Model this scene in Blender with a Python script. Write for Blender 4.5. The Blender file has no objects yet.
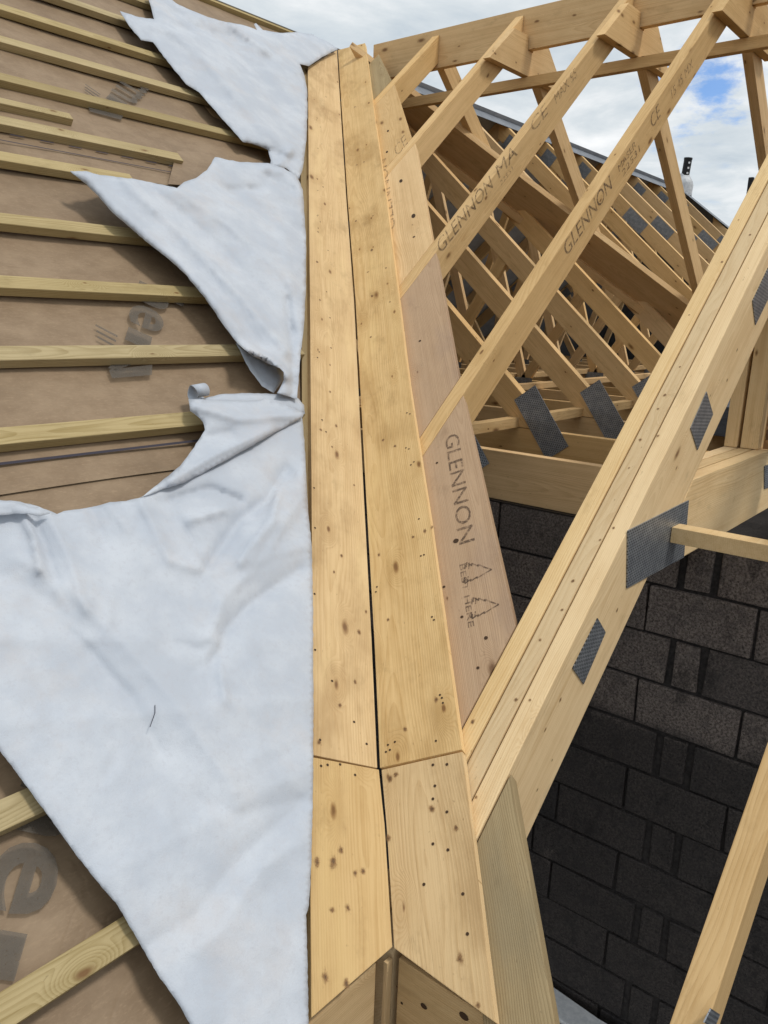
import bpy, bmesh, math, random
import numpy as np
from mathutils import Vector, Matrix
from mathutils.geometry import delaunay_2d_cdt
random.seed(7)
RD = math.radians
sc = bpy.context.scene
COL = sc.collection

# ------------------------------------------------------------------ survey of the place
# X runs along the main roof (its ridge, its battens), Y along the ridge of the wing, Z is up.
# Both roofs pitch 41.15 degrees and meet in the valley x = y that starts at the origin.
PITCH = RD(41.15); T = math.tan(PITCH); CP = math.cos(PITCH); SP = math.sin(PITCH)
nL = Vector((0, -SP, CP)); nR = Vector((-SP, 0, CP)); nF = Vector((SP, 0, CP))
YAW, PIT, ROLL, FPX = RD(39.2128536), RD(-13.83705071), RD(2.02596192), 797.0305
CAM = Vector((-1.02426013, -0.77547228, 1.1735135))
fw = Vector((math.cos(PIT)*math.cos(YAW), math.cos(PIT)*math.sin(YAW), math.sin(PIT)))
r0 = Vector((math.sin(YAW), -math.cos(YAW), 0)); u0 = r0.cross(fw)
rt = r0*math.cos(ROLL) + u0*math.sin(ROLL); up = u0*math.cos(ROLL) - r0*math.sin(ROLL)

def ray(x, y):
    return rt*((x-384)/FPX) - up*((y-512)/FPX) + fw
def at(px, n, p0):
    """measured point: where the sight line of a photo pixel meets the plane (n, p0)"""
    r = ray(*px); n = Vector(n); p0 = Vector(p0)
    return CAM + r*((p0-CAM).dot(n)/r.dot(n))
def onL(px, h=0.0): return at(px, nL, nL*h)
def onR(px, h=0.0): return at(px, nR, nR*h)
def onY(px, y): return at(px, (0, 1, 0), (0, y, 0))
def onX(px, x): return at(px, (1, 0, 0), (x, 0, 0))

# ------------------------------------------------------------------ node helpers
def newmat(name):
    m = bpy.data.materials.new(name); m.use_nodes = True
    nt = m.node_tree; nt.nodes.clear()
    out = nt.nodes.new('ShaderNodeOutputMaterial'); b = nt.nodes.new('ShaderNodeBsdfPrincipled')
    nt.links.new(b.outputs[0], out.inputs[0])
    return m, nt, b, out
class N:
    def __init__(s, nt): s.nt = nt
    def _in(s, sock, v):
        if isinstance(v, bpy.types.NodeSocket): s.nt.links.new(v, sock)
        elif v is not None: sock.default_value = v
    def math(s, op, a, b=None, c=None, clamp=False):
        n = s.nt.nodes.new('ShaderNodeMath'); n.operation = op; n.use_clamp = clamp
        s._in(n.inputs[0], a); s._in(n.inputs[1], b); s._in(n.inputs[2], c); return n.outputs[0]
    def vmath(s, op, a, b=None):
        n = s.nt.nodes.new('ShaderNodeVectorMath'); n.operation = op
        s._in(n.inputs[0], a); s._in(n.inputs[1], b)
        return n.outputs['Value'] if op in ('LENGTH', 'DISTANCE', 'DOT_PRODUCT') else n.outputs[0]
    def noise(s, v, scale=5, detail=3, rough=.5, dist=0.0, col=False):
        n = s.nt.nodes.new('ShaderNodeTexNoise'); s._in(n.inputs['Vector'], v)
        n.inputs['Scale'].default_value = scale; n.inputs['Detail'].default_value = detail
        n.inputs['Roughness'].default_value = rough; n.inputs['Distortion'].default_value = dist
        return n.outputs['Color' if col else 'Fac']
    def voro(s, v, scale=5, feat='F1', rnd=1.0):
        n = s.nt.nodes.new('ShaderNodeTexVoronoi'); n.feature = feat; s._in(n.inputs['Vector'], v)
        n.inputs['Scale'].default_value = scale; n.inputs['Randomness'].default_value = rnd
        return n
    def ramp(s, f, *stops):
        n = s.nt.nodes.new('ShaderNodeValToRGB'); s._in(n.inputs[0], f)
        e = n.color_ramp.elements
        while len(e) < len(stops): e.new(0.5)
        for k, (p, c) in enumerate(stops):
            e[k].position = p; e[k].color = (c, c, c, 1) if isinstance(c, (int, float)) else (*c, 1)
        return n.outputs[0]
    def mr(s, v, a, b, c=0.0, d=1.0, smooth=True):
        n = s.nt.nodes.new('ShaderNodeMapRange'); s._in(n.inputs[0], v)
        if smooth: n.interpolation_type = 'SMOOTHSTEP'
        for k, x in enumerate((a, b, c, d)): s._in(n.inputs[k+1], x)
        return n.outputs[0]
    def mix(s, f, a, b, mode='MIX'):
        n = s.nt.nodes.new('ShaderNodeMix'); n.data_type = 'RGBA'; n.blend_type = mode
        s._in(n.inputs[0], f)
        for sock, v in ((n.inputs[6], a), (n.inputs[7], b)):
            if isinstance(v, tuple) and len(v) == 3: v = (*v, 1)
            s._in(sock, v)
        return n.outputs[2]
    def obj(s): return s.nt.nodes.new('ShaderNodeTexCoord').outputs['Object']
    def rnd(s): return s.nt.nodes.new('ShaderNodeObjectInfo').outputs['Random']
    def comb(s, x, y, z):
        n = s.nt.nodes.new('ShaderNodeCombineXYZ')
        for k, v in enumerate((x, y, z)): s._in(n.inputs[k], v)
        return n.outputs[0]
    def sep(s, v):
        n = s.nt.nodes.new('ShaderNodeSeparateXYZ'); s._in(n.inputs[0], v); return n.outputs
    def bump(s, h, strength=.3, dist=.002, normal=None):
        n = s.nt.nodes.new('ShaderNodeBump'); n.inputs['Strength'].default_value = strength
        n.inputs['Distance'].default_value = dist; s._in(n.inputs['Height'], h)
        if normal is not None: s._in(n.inputs['Normal'], normal)
        return n.outputs[0]
    def link(s, a, b): s.nt.links.new(a, b)

def wood(name, base, late, knotc=(.16, .075, .03), knots=.5, ringf=55., contrast=.55, stain=None, stain_amt=.0, rough=.74, sap=None):
    """sawn softwood: annual rings round a pith, fibre streaks, knots the rings flow round"""
    m, nt, b, out = newmat(name); n = N(nt)
    o = n.obj(); r = n.rnd()
    off = n.comb(n.math('MULTIPLY', r, 37.), n.math('MULTIPLY', r, 11.3), n.math('MULTIPLY', r, 23.7))
    p = n.vmath('ADD', o, off)
    # knots
    ps = n.sep(p)
    kv = n.voro(n.comb(n.math('MULTIPLY', ps[0], 3.6), n.math('MULTIPLY', n.math('ADD', ps[1], ps[2]), 8.5), 0.), 1.0)
    kv.voronoi_dimensions = '2D'
    keep = n.math('LESS_THAN', n.sep(kv.outputs['Color'])[0], knots)
    wob = n.noise(n.vmath('MULTIPLY', p, (25., 40., 40.)), 1., 3)
    kd = n.math('ADD', kv.outputs['Distance'], n.math('MULTIPLY', n.math('SUBTRACT', wob, .5), .09))
    size = n.math('MULTIPLY_ADD', n.math('POWER', n.sep(kv.outputs['Color'])[1], 2.2), .085, .030)
    kin = n.math('MULTIPLY', keep, n.mr(n.math('DIVIDE', kd, size), 1.25, .55))
    kcore = n.math('MULTIPLY', keep, n.mr(n.math('DIVIDE', kd, size), .75, .25))
    halo = n.math('MULTIPLY', keep, n.mr(kv.outputs['Distance'], .30, .02))
    # rings
    warp = n.noise(n.vmath('MULTIPLY', p, (.9, 3.2, 3.2)), 1., 2)
    warp2 = n.noise(n.vmath('MULTIPLY', p, (5., 22., 22.)), 1., 2)
    xyz = n.sep(o)
    py = n.math('ADD', xyz[1], n.math('MULTIPLY_ADD', r, .16, -.08))
    pz = n.math('ADD', xyz[2], n.math('MULTIPLY_ADD', r, .05, .035))
    rad = n.math('SQRT', n.math('ADD', n.math('MULTIPLY', py, py), n.math('MULTIPLY', pz, pz)))
    rad = n.math('ADD', rad, n.math('MULTIPLY', warp, .10))
    rad = n.math('ADD', rad, n.math('MULTIPLY', warp2, .006))
    rad = n.math('ADD', rad, n.math('MULTIPLY', halo, .035))
    ph = n.math('MULTIPLY', rad, ringf*4.2)
    fr = n.math('FRACT', ph)
    ring = n.math('MULTIPLY', n.mr(fr, .25, .93), n.mr(fr, 1.0, .95))
    fib = n.noise(n.vmath('MULTIPLY', p, (3.5, 300., 300.)), 1., 4, .65)
    strk = n.noise(n.vmath('MULTIPLY', p, (1.1, 55., 55.)), 1., 3, .6)
    blot = n.noise(n.vmath('MULTIPLY', p, (7., 13., 13.)), 1., 5, .7)
    tone = n.noise(n.vmath('MULTIPLY', p, (1.6, 7., 7.)), 1., 4, .6)
    f = n.math('MULTIPLY', ring, contrast)
    f = n.math('ADD', f, n.math('MULTIPLY', n.math('SUBTRACT', fib, .5), 1.05))
    f = n.math('ADD', f, n.math('MULTIPLY', n.math('SUBTRACT', strk, .5), 1.0))
    f = n.math('ADD', f, n.math('MULTIPLY', n.math('SUBTRACT', blot, .5), .7))
    f = n.math('ADD', f, .12)
    f = n.math('ADD', f, n.math('MULTIPLY', n.math('SUBTRACT', tone, .5), .75), clamp=True)
    c = n.mix(f, base, late)
    if sap: c = n.mix(n.math('MULTIPLY', n.mr(tone, .5, .72), .7), c, sap)
    if stain:
        sn = n.noise(n.vmath('MULTIPLY', p, (2.2, 5., 5.)), 1., 5, .65)
        c = n.mix(n.math('MULTIPLY', n.mr(sn, .48, .68), stain_amt), c, stain)
    mid = tuple(a*.5+k*.5 for a, k in zip(late, knotc))
    c = n.mix(n.math('MULTIPLY', halo, .28), c, late)
    c = n.mix(n.math('MULTIPLY', kin, .8), c, mid)
    c = n.mix(n.math('MULTIPLY', kcore, .75), c, knotc)
    dn_ = n.noise(n.vmath('MULTIPLY', p, (5., 9., 9.)), 1., 6, .72)
    c = n.mix(n.math('MULTIPLY', n.mr(dn_, .55, .75), .30), c, tuple(x*.52 for x in late))
    sp_ = n.noise(n.vmath('MULTIPLY', p, (60., 160., 160.)), 1., 2, .5)
    c = n.mix(n.math('MULTIPLY', n.mr(sp_, .70, .80), .5), c, tuple(x*.45 for x in late))
    # every board its own shade
    hs = nt.nodes.new('ShaderNodeHueSaturation'); n._in(hs.inputs['Color'], c)
    n._in(hs.inputs['Value'], n.math('MULTIPLY_ADD', r, .22, .88))
    n._in(hs.inputs['Saturation'], n.math('MULTIPLY_ADD', n.math('FRACT', n.math('MULTIPLY', r, 7.7)), .12, .88))
    n.link(hs.outputs[0], b.inputs['Base Color'])
    b.inputs['Roughness'].default_value = rough
    b.inputs['Specular IOR Level'].default_value = .15
    h = n.math('ADD', n.math('MULTIPLY', fib, .7), n.math('MULTIPLY', ring, .3))
    n.link(n.bump(h, .6, .0016), b.inputs['Normal'])
    return m

def paintmat(name, col, rough=.7, cov=1.0, nscale=90., spec=.2):
    """printing ink, worn where cov < 1"""
    m, nt, b, out = newmat(name); n = N(nt)
    b.inputs['Base Color'].default_value = (*col, 1); b.inputs['Roughness'].default_value = rough
    b.inputs['Specular IOR Level'].default_value = spec
    if cov < 1:
        nz = n.noise(n.obj(), nscale, 4, .7)
        lo = .27+.35*cov; a = n.mr(nz, lo, lo+.2, 1., .15)
        a = n.math('MULTIPLY', a, n.mr(n.noise(n.obj(), 28., 3, .6), .36, .56, .45 if cov < .7 else .85, 1.))
        n.link(n.math('MULTIPLY', a, min(1, cov+.25) if cov < .7 else .70), b.inputs['Alpha'])
    return m

M = {}
M['spruce'] = wood('fresh_spruce', (.68, .455, .21), (.47, .275, .095), knots=.58, contrast=.30)
M['girder'] = wood('pale_spruce', (.75, .545, .285), (.55, .345, .135), knots=.36, contrast=.26)
M['valley'] = wood('yellow_deal', (.65, .45, .215), (.44, .26, .092), knots=.60, contrast=.28, ringf=48., stain=(.36, .215, .080), stain_amt=.55, sap=(.70, .50, .235))
M['lay'] = wood('pinkish_deal', (.54, .35, .195), (.38, .225, .11), knots=.4, contrast=.26, stain=(.40, .265, .175), stain_amt=.5)
M['treated'] = wood('green_treated_deal', (.41, .305, .155), (.26, .18, .08), knots=.45, contrast=.5, stain=(.27, .22, .13), stain_amt=.5)
M['batten'] = wood('treated_batten', (.44, .345, .175), (.28, .205, .080), knots=.5, contrast=.5, stain=(.30, .235, .11), stain_amt=.35)
M['attic'] = wood('attic_spruce', (.68, .445, .20), (.48, .275, .095), knots=.42, contrast=.3)  # spruce again, attic bounce light mixed into its colour as extra orange
M['ink'] = paintmat('brown_stamp_ink', (.12, .08, .055), .75, .50, 110.)
M['ink2'] = paintmat('faint_stamp_ink', (.15, .10, .07), .75, .40, 100.)
M['grey_ink'] = paintmat('grey_print_ink', (.115, .103, .088), .7, .80, 170.)
M['thin_ink'] = paintmat('dark_print_line', (.05, .045, .06), .7)
M['hole'] = paintmat('nail_hole', (.06, .035, .02), .8)

def mk_knot():
    m, nt, b, out = newmat('branch_knot'); n = N(nt); o = n.obj()
    at_ = nt.nodes.new('ShaderNodeAttribute'); at_.attribute_name = 'kn'
    k = n.sep(at_.outputs['Color'])[0]
    w = n.math('ADD', k, n.math('MULTIPLY', n.math('SUBTRACT', n.noise(o, 75., 5, .7), .5), 1.5))
    rg = n.math('MULTIPLY', n.math('SINE', n.math('MULTIPLY', w, 24.)), .12)
    c = n.ramp(n.math('ADD', w, rg), (.2, (.40, .24, .095)), (.6, (.27, .14, .05)), (.95, (.11, .055, .022)))
    n.link(c, b.inputs['Base Color']); b.inputs['Roughness'].default_value = .6
    n.link(n.math('MULTIPLY', n.math('MULTIPLY', n.mr(w, .15, .85), n.mr(k, .0, .35)), .78), b.inputs['Alpha'])
    return m
M['knot'] = mk_knot()
def mk_membrane():
    m, nt, b, out = newmat('white_breather_membrane'); n = N(nt); o = n.obj()
    cl = n.noise(o, 7., 5, .6); fine = n.noise(o, 420., 2, .6); mid = n.noise(o, 45., 4, .65)
    c = n.mix(n.mr(cl, .35, .7), (.445, .485, .55), (.53, .565, .62))
    c = n.mix(n.math('MULTIPLY', n.mr(n.noise(o, 75., 5, .75), .50, .66), .42), c, (.44, .46, .51))
    c = n.mix(n.math('MULTIPLY', n.mr(n.noise(o, 3.2, 5, .7), .50, .70), .38), c, (.50, .47, .465))
    sp = n.voro(o, 26.); dirt = n.math('MULTIPLY', n.math('LESS_THAN', n.sep(sp.outputs['Color'])[0], .045), n.math('LESS_THAN', sp.outputs['Distance'], .035))
    c = n.mix(n.math('MULTIPLY', dirt, .6), c, (.2, .18, .17))
    n.link(c, b.inputs['Base Color']); b.inputs['Roughness'].default_value = .62
    b.inputs['Specular IOR Level'].default_value = .25
    wv = n.vmath('ADD', o, n.vmath('MULTIPLY', n.noise(o, 4., 2, .5, 0., True), (.12, .12, .12)))
    va = n.voro(n.vmath('MULTIPLY', wv, (1., .55, 1.)), 7.); vb_ = n.voro(n.vmath('MULTIPLY', wv, (.6, 1., 1.)), 17.)
    crease = n.math('ADD', n.math('MULTIPLY', va.outputs['Distance'], 1.0), n.math('MULTIPLY', vb_.outputs['Distance'], .38))
    h = n.math('ADD', n.math('MULTIPLY', mid, .10), n.math('MULTIPLY', crease, .55))
    nb = n.bump(h, .30, .022)
    n.link(n.bump(fine, .45, .0014, nb), b.inputs['Normal'])
    return m
M['membrane'] = mk_membrane()

def mk_underlay(name, a, bcol, grey=False):
    m, nt, b, out = newmat(name); n = N(nt); o = n.obj()
    p = n.vmath('MULTIPLY', o, (1., 1.6, 1.))
    f = n.noise(p, 9., 6, .7); g = n.noise(n.vmath('MULTIPLY', o, (1., 3., 1.)), 60., 3, .7)
    c = n.mix(n.mr(f, .3, .72), a, bcol)
    c = n.mix(n.math('MULTIPLY', n.mr(g, .5, .75), .4), c, tuple(x*1.28 for x in bcol))
    c = n.mix(n.math('MULTIPLY', n.mr(n.noise(o, 2.3, 4, .6), .5, .7), .35), c, tuple(x*.72 for x in a))
    n.link(c, b.inputs['Base Color']); b.inputs['Roughness'].default_value = .6
    b.inputs['Specular IOR Level'].default_value = .3
    cr = n.math('ABSOLUTE', n.math('SUBTRACT', n.noise(o, 6., 3, .5, .8), .5))
    h = n.math('ADD', n.math('MULTIPLY', n.noise(p, 14., 4, .6), 1.), n.math('MULTIPLY', n.mr(cr, 0, .04), .3))
    n.link(n.bump(n.math('ADD', h, n.math('MULTIPLY', g, .1)), .25, .006), b.inputs['Normal'])
    return m
M['underlay'] = mk_underlay('brown_roofing_underlay', (.215, .148, .090), (.285, .205, .130))
M['farlay'] = mk_underlay('lit_grey_underlay', (.30, .32, .35), (.40, .42, .45))  # the grey underlay again, colour lightened to look lit and brighten the attic
M['greylay'] = mk_underlay('grey_roofing_underlay', (.15, .165, .19), (.215, .235, .265))

def mk_plate():
    m, nt, b, out = newmat('galvanised_nail_plate'); n = N(nt)
    x, y, z = n.sep(n.obj())
    fx = n.math('FRACT', n.math('DIVIDE', x, .0125)); row = n.math('FLOOR', n.math('DIVIDE', y, .0075))
    fy = n.math('FRACT', n.math('DIVIDE', y, .0075))
    fx = n.math('FRACT', n.math('ADD', fx, n.math('MULTIPLY', n.math('MODULO', row, 2.), .5)))
    slot = n.math('MULTIPLY', n.math('LESS_THAN', n.math('ABSOLUTE', n.math('SUBTRACT', fx, .5)), .30),
                  n.math('LESS_THAN', n.math('ABSOLUTE', n.math('SUBTRACT', fy, .5)), .27))
    nz = n.noise(n.obj(), 30., 4, .6)
    c = n.mix(n.mr(nz, .3, .7), (.26, .285, .32), (.40, .425, .46))
    c = n.mix(n.math('MULTIPLY', slot, .82), c, (.035, .037, .042))
    n.link(c, b.inputs['Base Color']); b.inputs['Metallic'].default_value = .6
    b.inputs['Roughness'].default_value = .42
    n.link(n.bump(n.math('MULTIPLY', slot, -1.), .6, .002), b.inputs['Normal'])
    return m
M['plate'] = mk_plate()

def mk_block():
    m, nt, b, out = newmat('concrete_block'); n = N(nt); o = n.obj()
    at_ = nt.nodes.new('ShaderNodeAttribute'); at_.attribute_name = 'tone'
    tr, tg, tb = n.sep(at_.outputs['Color'])
    g = n.noise(o, 130., 5, .8); h = n.noise(o, 16., 4, .6)
    pit = n.voro(o, 95.)
    c = n.mix(n.mr(g, .38, .64), (.085, .071, .064), (.270, .226, .200))
    c = n.mix(n.math('MULTIPLY', n.mr(h, .45, .7), .5), c, (.085, .075, .072))
    c = n.mix(n.math('MULTIPLY', n.mr(pit.outputs['Distance'], .20, .06), .8), c, (.02, .018, .018))
    c = n.mix(n.math('MULTIPLY', tr, .55), c, (.045, .042, .043))
    # rain-soaked lower courses: darker stone, wet edge wandering
    z = n.sep(o)[2]
    edge = n.math('ADD', z, n.math('MULTIPLY', n.math('SUBTRACT', n.noise(o, 5., 4, .6), .5), .12))
    wet = n.mr(edge, -.10, -.20)
    dry = n.mr(n.noise(o, 3.3, 4, .6), .62, .72)
    wet = n.math('MULTIPLY', wet, n.math('SUBTRACT', 1., n.math('MULTIPLY', dry, .45)))
    c = n.mix(n.math('MULTIPLY', wet, .74), c, (.017, .017, .0185))
    bl = n.mr(n.noise(n.vmath('MULTIPLY', o, (1., 9., 4.5)), 1., 4, .65), .58, .66)
    c = n.mix(n.math('MULTIPLY', bl, .4), c, (.012, .012, .013))
    n.link(c, b.inputs['Base Color'])
    n.link(n.mr(wet, 0, 1, .92, .62), b.inputs['Roughness'])
    b.inputs['Specular IOR Level'].default_value = .2
    hh = n.math('ADD', g, n.mr(pit.outputs['Distance'], .05, .3))
    n.link(n.bump(hh, .9, .004), b.inputs['Normal'])
    return m
M['block'] = mk_block()
def mk_simple(name, a, bcol, scale=20., rough=.85, bump=.4):
    m, nt, b, out = newmat(name); n = N(nt); o = n.obj()
    f = n.noise(o, scale, 5, .65)
    n.link(n.mix(n.mr(f, .3, .7), a, bcol), b.inputs['Base Color'])
    b.inputs['Roughness'].default_value = rough; b.inputs['Specular IOR Level'].default_value = .2
    n.link(n.bump(f, bump, .004), b.inputs['Normal'])
    return m
M['mortar'] = mk_simple('dark_wet_mortar', (.022, .020, .020), (.050, .045, .043), 60.)
M['ground'] = mk_simple('muddy_site_ground', (.05, .043, .036), (.09, .078, .066), 1.4)
M['white'] = mk_simple('white_insulation_board', (.62, .64, .66), (.80, .81, .82), 40.)
M['lead'] = mk_simple('grey_flashing', (.42, .44, .47), (.62, .64, .66), 25., .5)
M['black'] = mk_simple('black_plastic', (.012, .012, .013), (.02, .02, .022), 30., .45)
M['cloth_dark'] = mk_simple('dark_blue_crate_plastic', (.05, .06, .075), (.09, .10, .12), 30., .6)
def mk_osb():
    m, nt, b, out = newmat('oriented_strand_board'); n = N(nt); o = n.obj()
    v = n.voro(n.vmath('MULTIPLY', n.vmath('ADD', o, n.vmath('MULTIPLY', n.noise(o, 9., 3, .5, 0., True), (.05, .05, .05))), (34., 34., 85.)), 1.)
    r = n.sep(v.outputs['Color'])[0]
    c = n.ramp(r, (0., (.10, .045, .015)), (.35, (.34, .18, .065)), (.7, (.50, .30, .12)), (1., (.22, .10, .035)))
    n.link(c, b.inputs['Base Color']); b.inputs['Roughness'].default_value = .6
    return m
M['osb'] = mk_osb()

# ------------------------------------------------------------------ object helpers
def place(o, parent=None):
    COL.objects.link(o)
    if parent is not None:
        bpy.context.view_layer.update()
        mw = o.matrix_world.copy() if False else o.matrix_basis.copy()
        o.parent = parent
        o.matrix_parent_inverse = Matrix.Identity(4)
        o.matrix_basis = world_of(parent).inverted() @ mw
    return o
def world_of(o):
    m = o.matrix_basis.copy(); p = o.parent
    while p is not None:
        m = p.matrix_basis @ m; p = p.parent
    return m
def tag(o, label=None, cat=None, group=None, kind=None):
    if label: o['label'] = label
    if cat: o['category'] = cat
    if group: o['group'] = group
    if kind: o['kind'] = kind
    return o
def empty(name, loc, label, cat, group=None):
    o = bpy.data.objects.new(name, None); o.matrix_basis = Matrix.Translation(loc); o.empty_display_size = .05
    COL.objects.link(o); return tag(o, label, cat, group)

def timber(name, poly, ext, along, mat, parent=None, bevel=.0022, spots=(), knots=(), edge=None):
    """prism: planar polygon (world points) pushed along ext; its local X is the grain"""
    P = [Vector(p) for p in poly]; E = Vector(ext); X = Vector(along).normalized()
    Z = E.normalized(); X = (X - Z*X.dot(Z)).normalized(); Y = Z.cross(X)
    c = sum(P, Vector())/len(P) + E*.5
    F = Matrix((X, Y, Z)).transposed(); Fi = F.inverted()
    nrm = sum(((P[i]-P[0]).cross(P[i+1]-P[0]) for i in range(1, len(P)-1)), Vector())
    if nrm.dot(E) < 0: P.reverse()
    bm = bmesh.new()
    lo = [bm.verts.new(Fi @ (p-c)) for p in P]; hi = [bm.verts.new(Fi @ (p+E-c)) for p in P]
    bm.faces.new(list(reversed(lo))); bm.faces.new(hi)
    k = len(P)
    for i in range(k):
        sf = bm.faces.new((lo[i], lo[(i+1) % k], hi[(i+1) % k], hi[i]))
        if edge: sf.material_index = 1
    if bevel: bmesh.ops.bevel(bm, geom=list(bm.edges), offset=bevel, segments=2, affect='EDGES', profile=.6)
    mats = [mat] + ([edge] if edge else []); ki = len(mats)
    if knots:
        kl = bm.loops.layers.color.new('kn'); mats.append(M['knot'])
        for kk_ in knots:
            q, rad, el = kk_[:3]
            lq = Fi @ (Vector(q)-c); m_ = 16; rg = []
            kn_ = Fi @ Vector(kk_[3]) if len(kk_) > 3 else Vector((0, 0, 1 if lq.z > 0 else -1))
            kx = Vector((1, 0, 0)); ky = kn_.cross(kx)
            for fr_ in (0, .5, 1.):
                rg.append([bm.verts.new(lq+kx*math.cos(j*math.tau/m_)*rad*el*fr_+ky*math.sin(j*math.tau/m_)*rad*fr_+kn_*.0006) for j in range(m_ if fr_ else 1)])
            for j in range(m_):
                k2 = (j+1) % m_
                for vs_, vals in (((rg[0][0], rg[1][j], rg[1][k2]), (1, .5, .5)), ((rg[1][j], rg[2][j], rg[2][k2], rg[1][k2]), (.5, 0, 0, .5))):
                    fc = bm.faces.new(vs_); fc.material_index = ki
                    for l, v_ in zip(fc.loops, vals): l[kl] = (v_, v_, v_, 1)
                    fc.normal_update()
                    if fc.normal.dot(kn_) < 0: fc.normal_flip()
    if spots:
        mats.append(M['hole']); mi = len(mats)-1
        for q, rad, el in spots:
            lq = Fi @ (Vector(q)-c); sg = 1 if lq.z > 0 else -1
            v = [bm.verts.new(lq + Vector((math.cos(a)*rad*el, math.sin(a)*rad, .0009*sg))) for a in [j*math.tau/10 for j in range(10)]]
            fc = bm.faces.new(v); fc.material_index = mi; fc.normal_update()
            if fc.normal.z*sg < 0: fc.normal_flip()
    me = bpy.data.meshes.new(name); bm.to_mesh(me); bm.free()
    for mm in mats: me.materials.append(mm)
    o = bpy.data.objects.new(name, me); o.matrix_basis = Matrix.Translation(c) @ F.to_4x4()
    return place(o, parent)

def xz(pts, y): return [(a, y, b) for a, b in pts]
def yz(pts, x): return [(x, a, b) for a, b in pts]

def text(name, s, start, end, n, size, mat, parent, lift=.0009, bold=0.0, flip=False, shear=0.0):
    """lettering lying on a surface: reads from start to end, n is the surface normal; baseline on the line"""
    a, b = Vector(start), Vector(end); n = Vector(n).normalized()
    cu = bpy.data.curves.new(name, 'FONT'); cu.body = s; cu.size = 1.0; cu.offset = bold; cu.shear = shear
    cu.resolution_u = 4
    t = bpy.data.objects.new(name, cu); COL.objects.link(t)
    bpy.context.view_layer.update()
    me = bpy.data.meshes.new_from_object(t.evaluated_get(bpy.context.evaluated_depsgraph_get()))
    bpy.data.objects.remove(t); bpy.data.curves.remove(cu)
    xs = [v.co.x for v in me.vertices]; x0, x1 = min(xs), max(xs)
    X = (b-a); L = X.length; X.normalize(); X = (X-n*X.dot(n)).normalized(); Y = n.cross(X)
    for v in me.vertices: v.co = Vector(((v.co.x-x0)/(x1-x0)*L, v.co.y*size/.72, 0))
    me.materials.clear(); me.materials.append(mat); me.update()
    o = bpy.data.objects.new(name, me)
    o.matrix_basis = Matrix.Translation(a+n*lift) @ Matrix((X, Y, n)).transposed().to_4x4()
    return place(o, parent)
def flatpoly(name, polys, n, mat, parent=None, lift=.0009):
    """ink shapes: world polygons on a surface of normal n, one mesh"""
    n = Vector(n).normalized(); c = sum((Vector(p) for q in polys for p in q), Vector())/sum(len(q) for q in polys)
    bm = bmesh.new()
    for q in polys:
        f = bm.faces.new([bm.verts.new(Vector(p)-c) for p in q]); f.normal_update()
        if f.normal.dot(n) < 0: f.normal_flip()
    me = bpy.data.meshes.new(name); bm.to_mesh(me); bm.free(); me.materials.append(mat)
    o = bpy.data.objects.new(name, me); o.matrix_basis = Matrix.Translation(c+n*lift)
    return place(o, parent)
def stroke(pts, w, n):
    """thin quads along a polyline on a surface"""
    out = []
    for a, b in zip(pts[:-1], pts[1:]):
        a, b = Vector(a), Vector(b); s = Vector(n).cross(b-a).normalized()*w*.5
        out.append([a-s, b-s, b+s, a+s])
    return out
def plate(parent, quad, n, th=.0022):
    return timber('nail_plate', quad, Vector(n).normalized()*th, Vector(quad[1])-Vector(quad[0]), M['plate'], parent, bevel=0)

# ------------------------------------------------------------------ ground
bm = bmesh.new(); bmesh.ops.create_grid(bm, x_segments=2, y_segments=2, size=400)
me = bpy.data.meshes.new('ground'); bm.to_mesh(me); bm.free(); me.materials.append(M['ground'])
g = bpy.data.objects.new('ground', me); g.location = (0, 0, -3.3); COL.objects.link(g); tag(g, kind='structure')

# ------------------------------------------------------------------ LEFT SLOPE: underlay, battens
UL = -.030           # underlay lies 30 mm below the tops of the battens
def Lp(x, y, h=0.0): return Vector((x, y, y*T)) + nL*h
def sheet(name, x0, y0, y1, h, mat, xr=None, drop=0.0):
    """one strip of underlay, slightly slack between its supports"""
    bm = bmesh.new(); nx, ny = 60, 26; rows = []
    for j in range(ny+1):
        y = y0+(y1-y0)*j/ny; row = []
        for i in range(nx+1):
            xe = y-.03; x = x0+(xe-x0)*i/nx
            s = .0035*math.sin(x*2.1+y*3.)+.0025*math.sin(x*7.3+y*1.7)+.002*math.sin(y*31.)-.003
            hh = h + min(s, .002) - (.0015*(j/ny))
            row.append(bm.verts.new(Lp(x, y, hh)))
        rows.append(row)
    for j in range(ny):
        for i in range(nx):
            f = bm.faces.new((rows[j][i], rows[j][i+1], rows[j+1][i+1], rows[j+1][i])); f.smooth = True
    me = bpy.data.meshes.new(name); bm.to_mesh(me); bm.free(); me.materials.append(mat)
    o = bpy.data.objects.new(name, me)
    # object space along the roof plane, so that the creases and flecks follow the sheet
    F = Matrix((Vector((1, 0, 0)), Vector((0, CP, SP)), nL)).transposed().to_4x4()
    o.matrix_basis = F; me.transform(F.inverted()); COL.objects.link(o)
    return o
G_UL = 'overlapping strips of brown roofing underlay'
strips = [(.035, .93, -.033), (.908, 1.895, -.029), (1.875, 2.85, -.025), (2.83, 3.36, -.021)]
lab = ['brown underlay strip lowest on the slope, mostly under the big white sheet',
       'brown underlay strip above the big white sheet, with a dark line along its lower edge',
       'brown underlay strip with a dashed line, crossing below the wide grey print',
       'narrow brown underlay strip right below the ridge batten']
sheets = []
for (a, b_, h), l in zip(strips, lab):
    o = sheet('roofing_underlay', -3.4, a, b_, h-.004, M['underlay']); tag(o, l, 'underlay', G_UL); sheets.append(o)
uh = -.0255
def U(x, y, h): return Lp(x, y, h)
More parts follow.
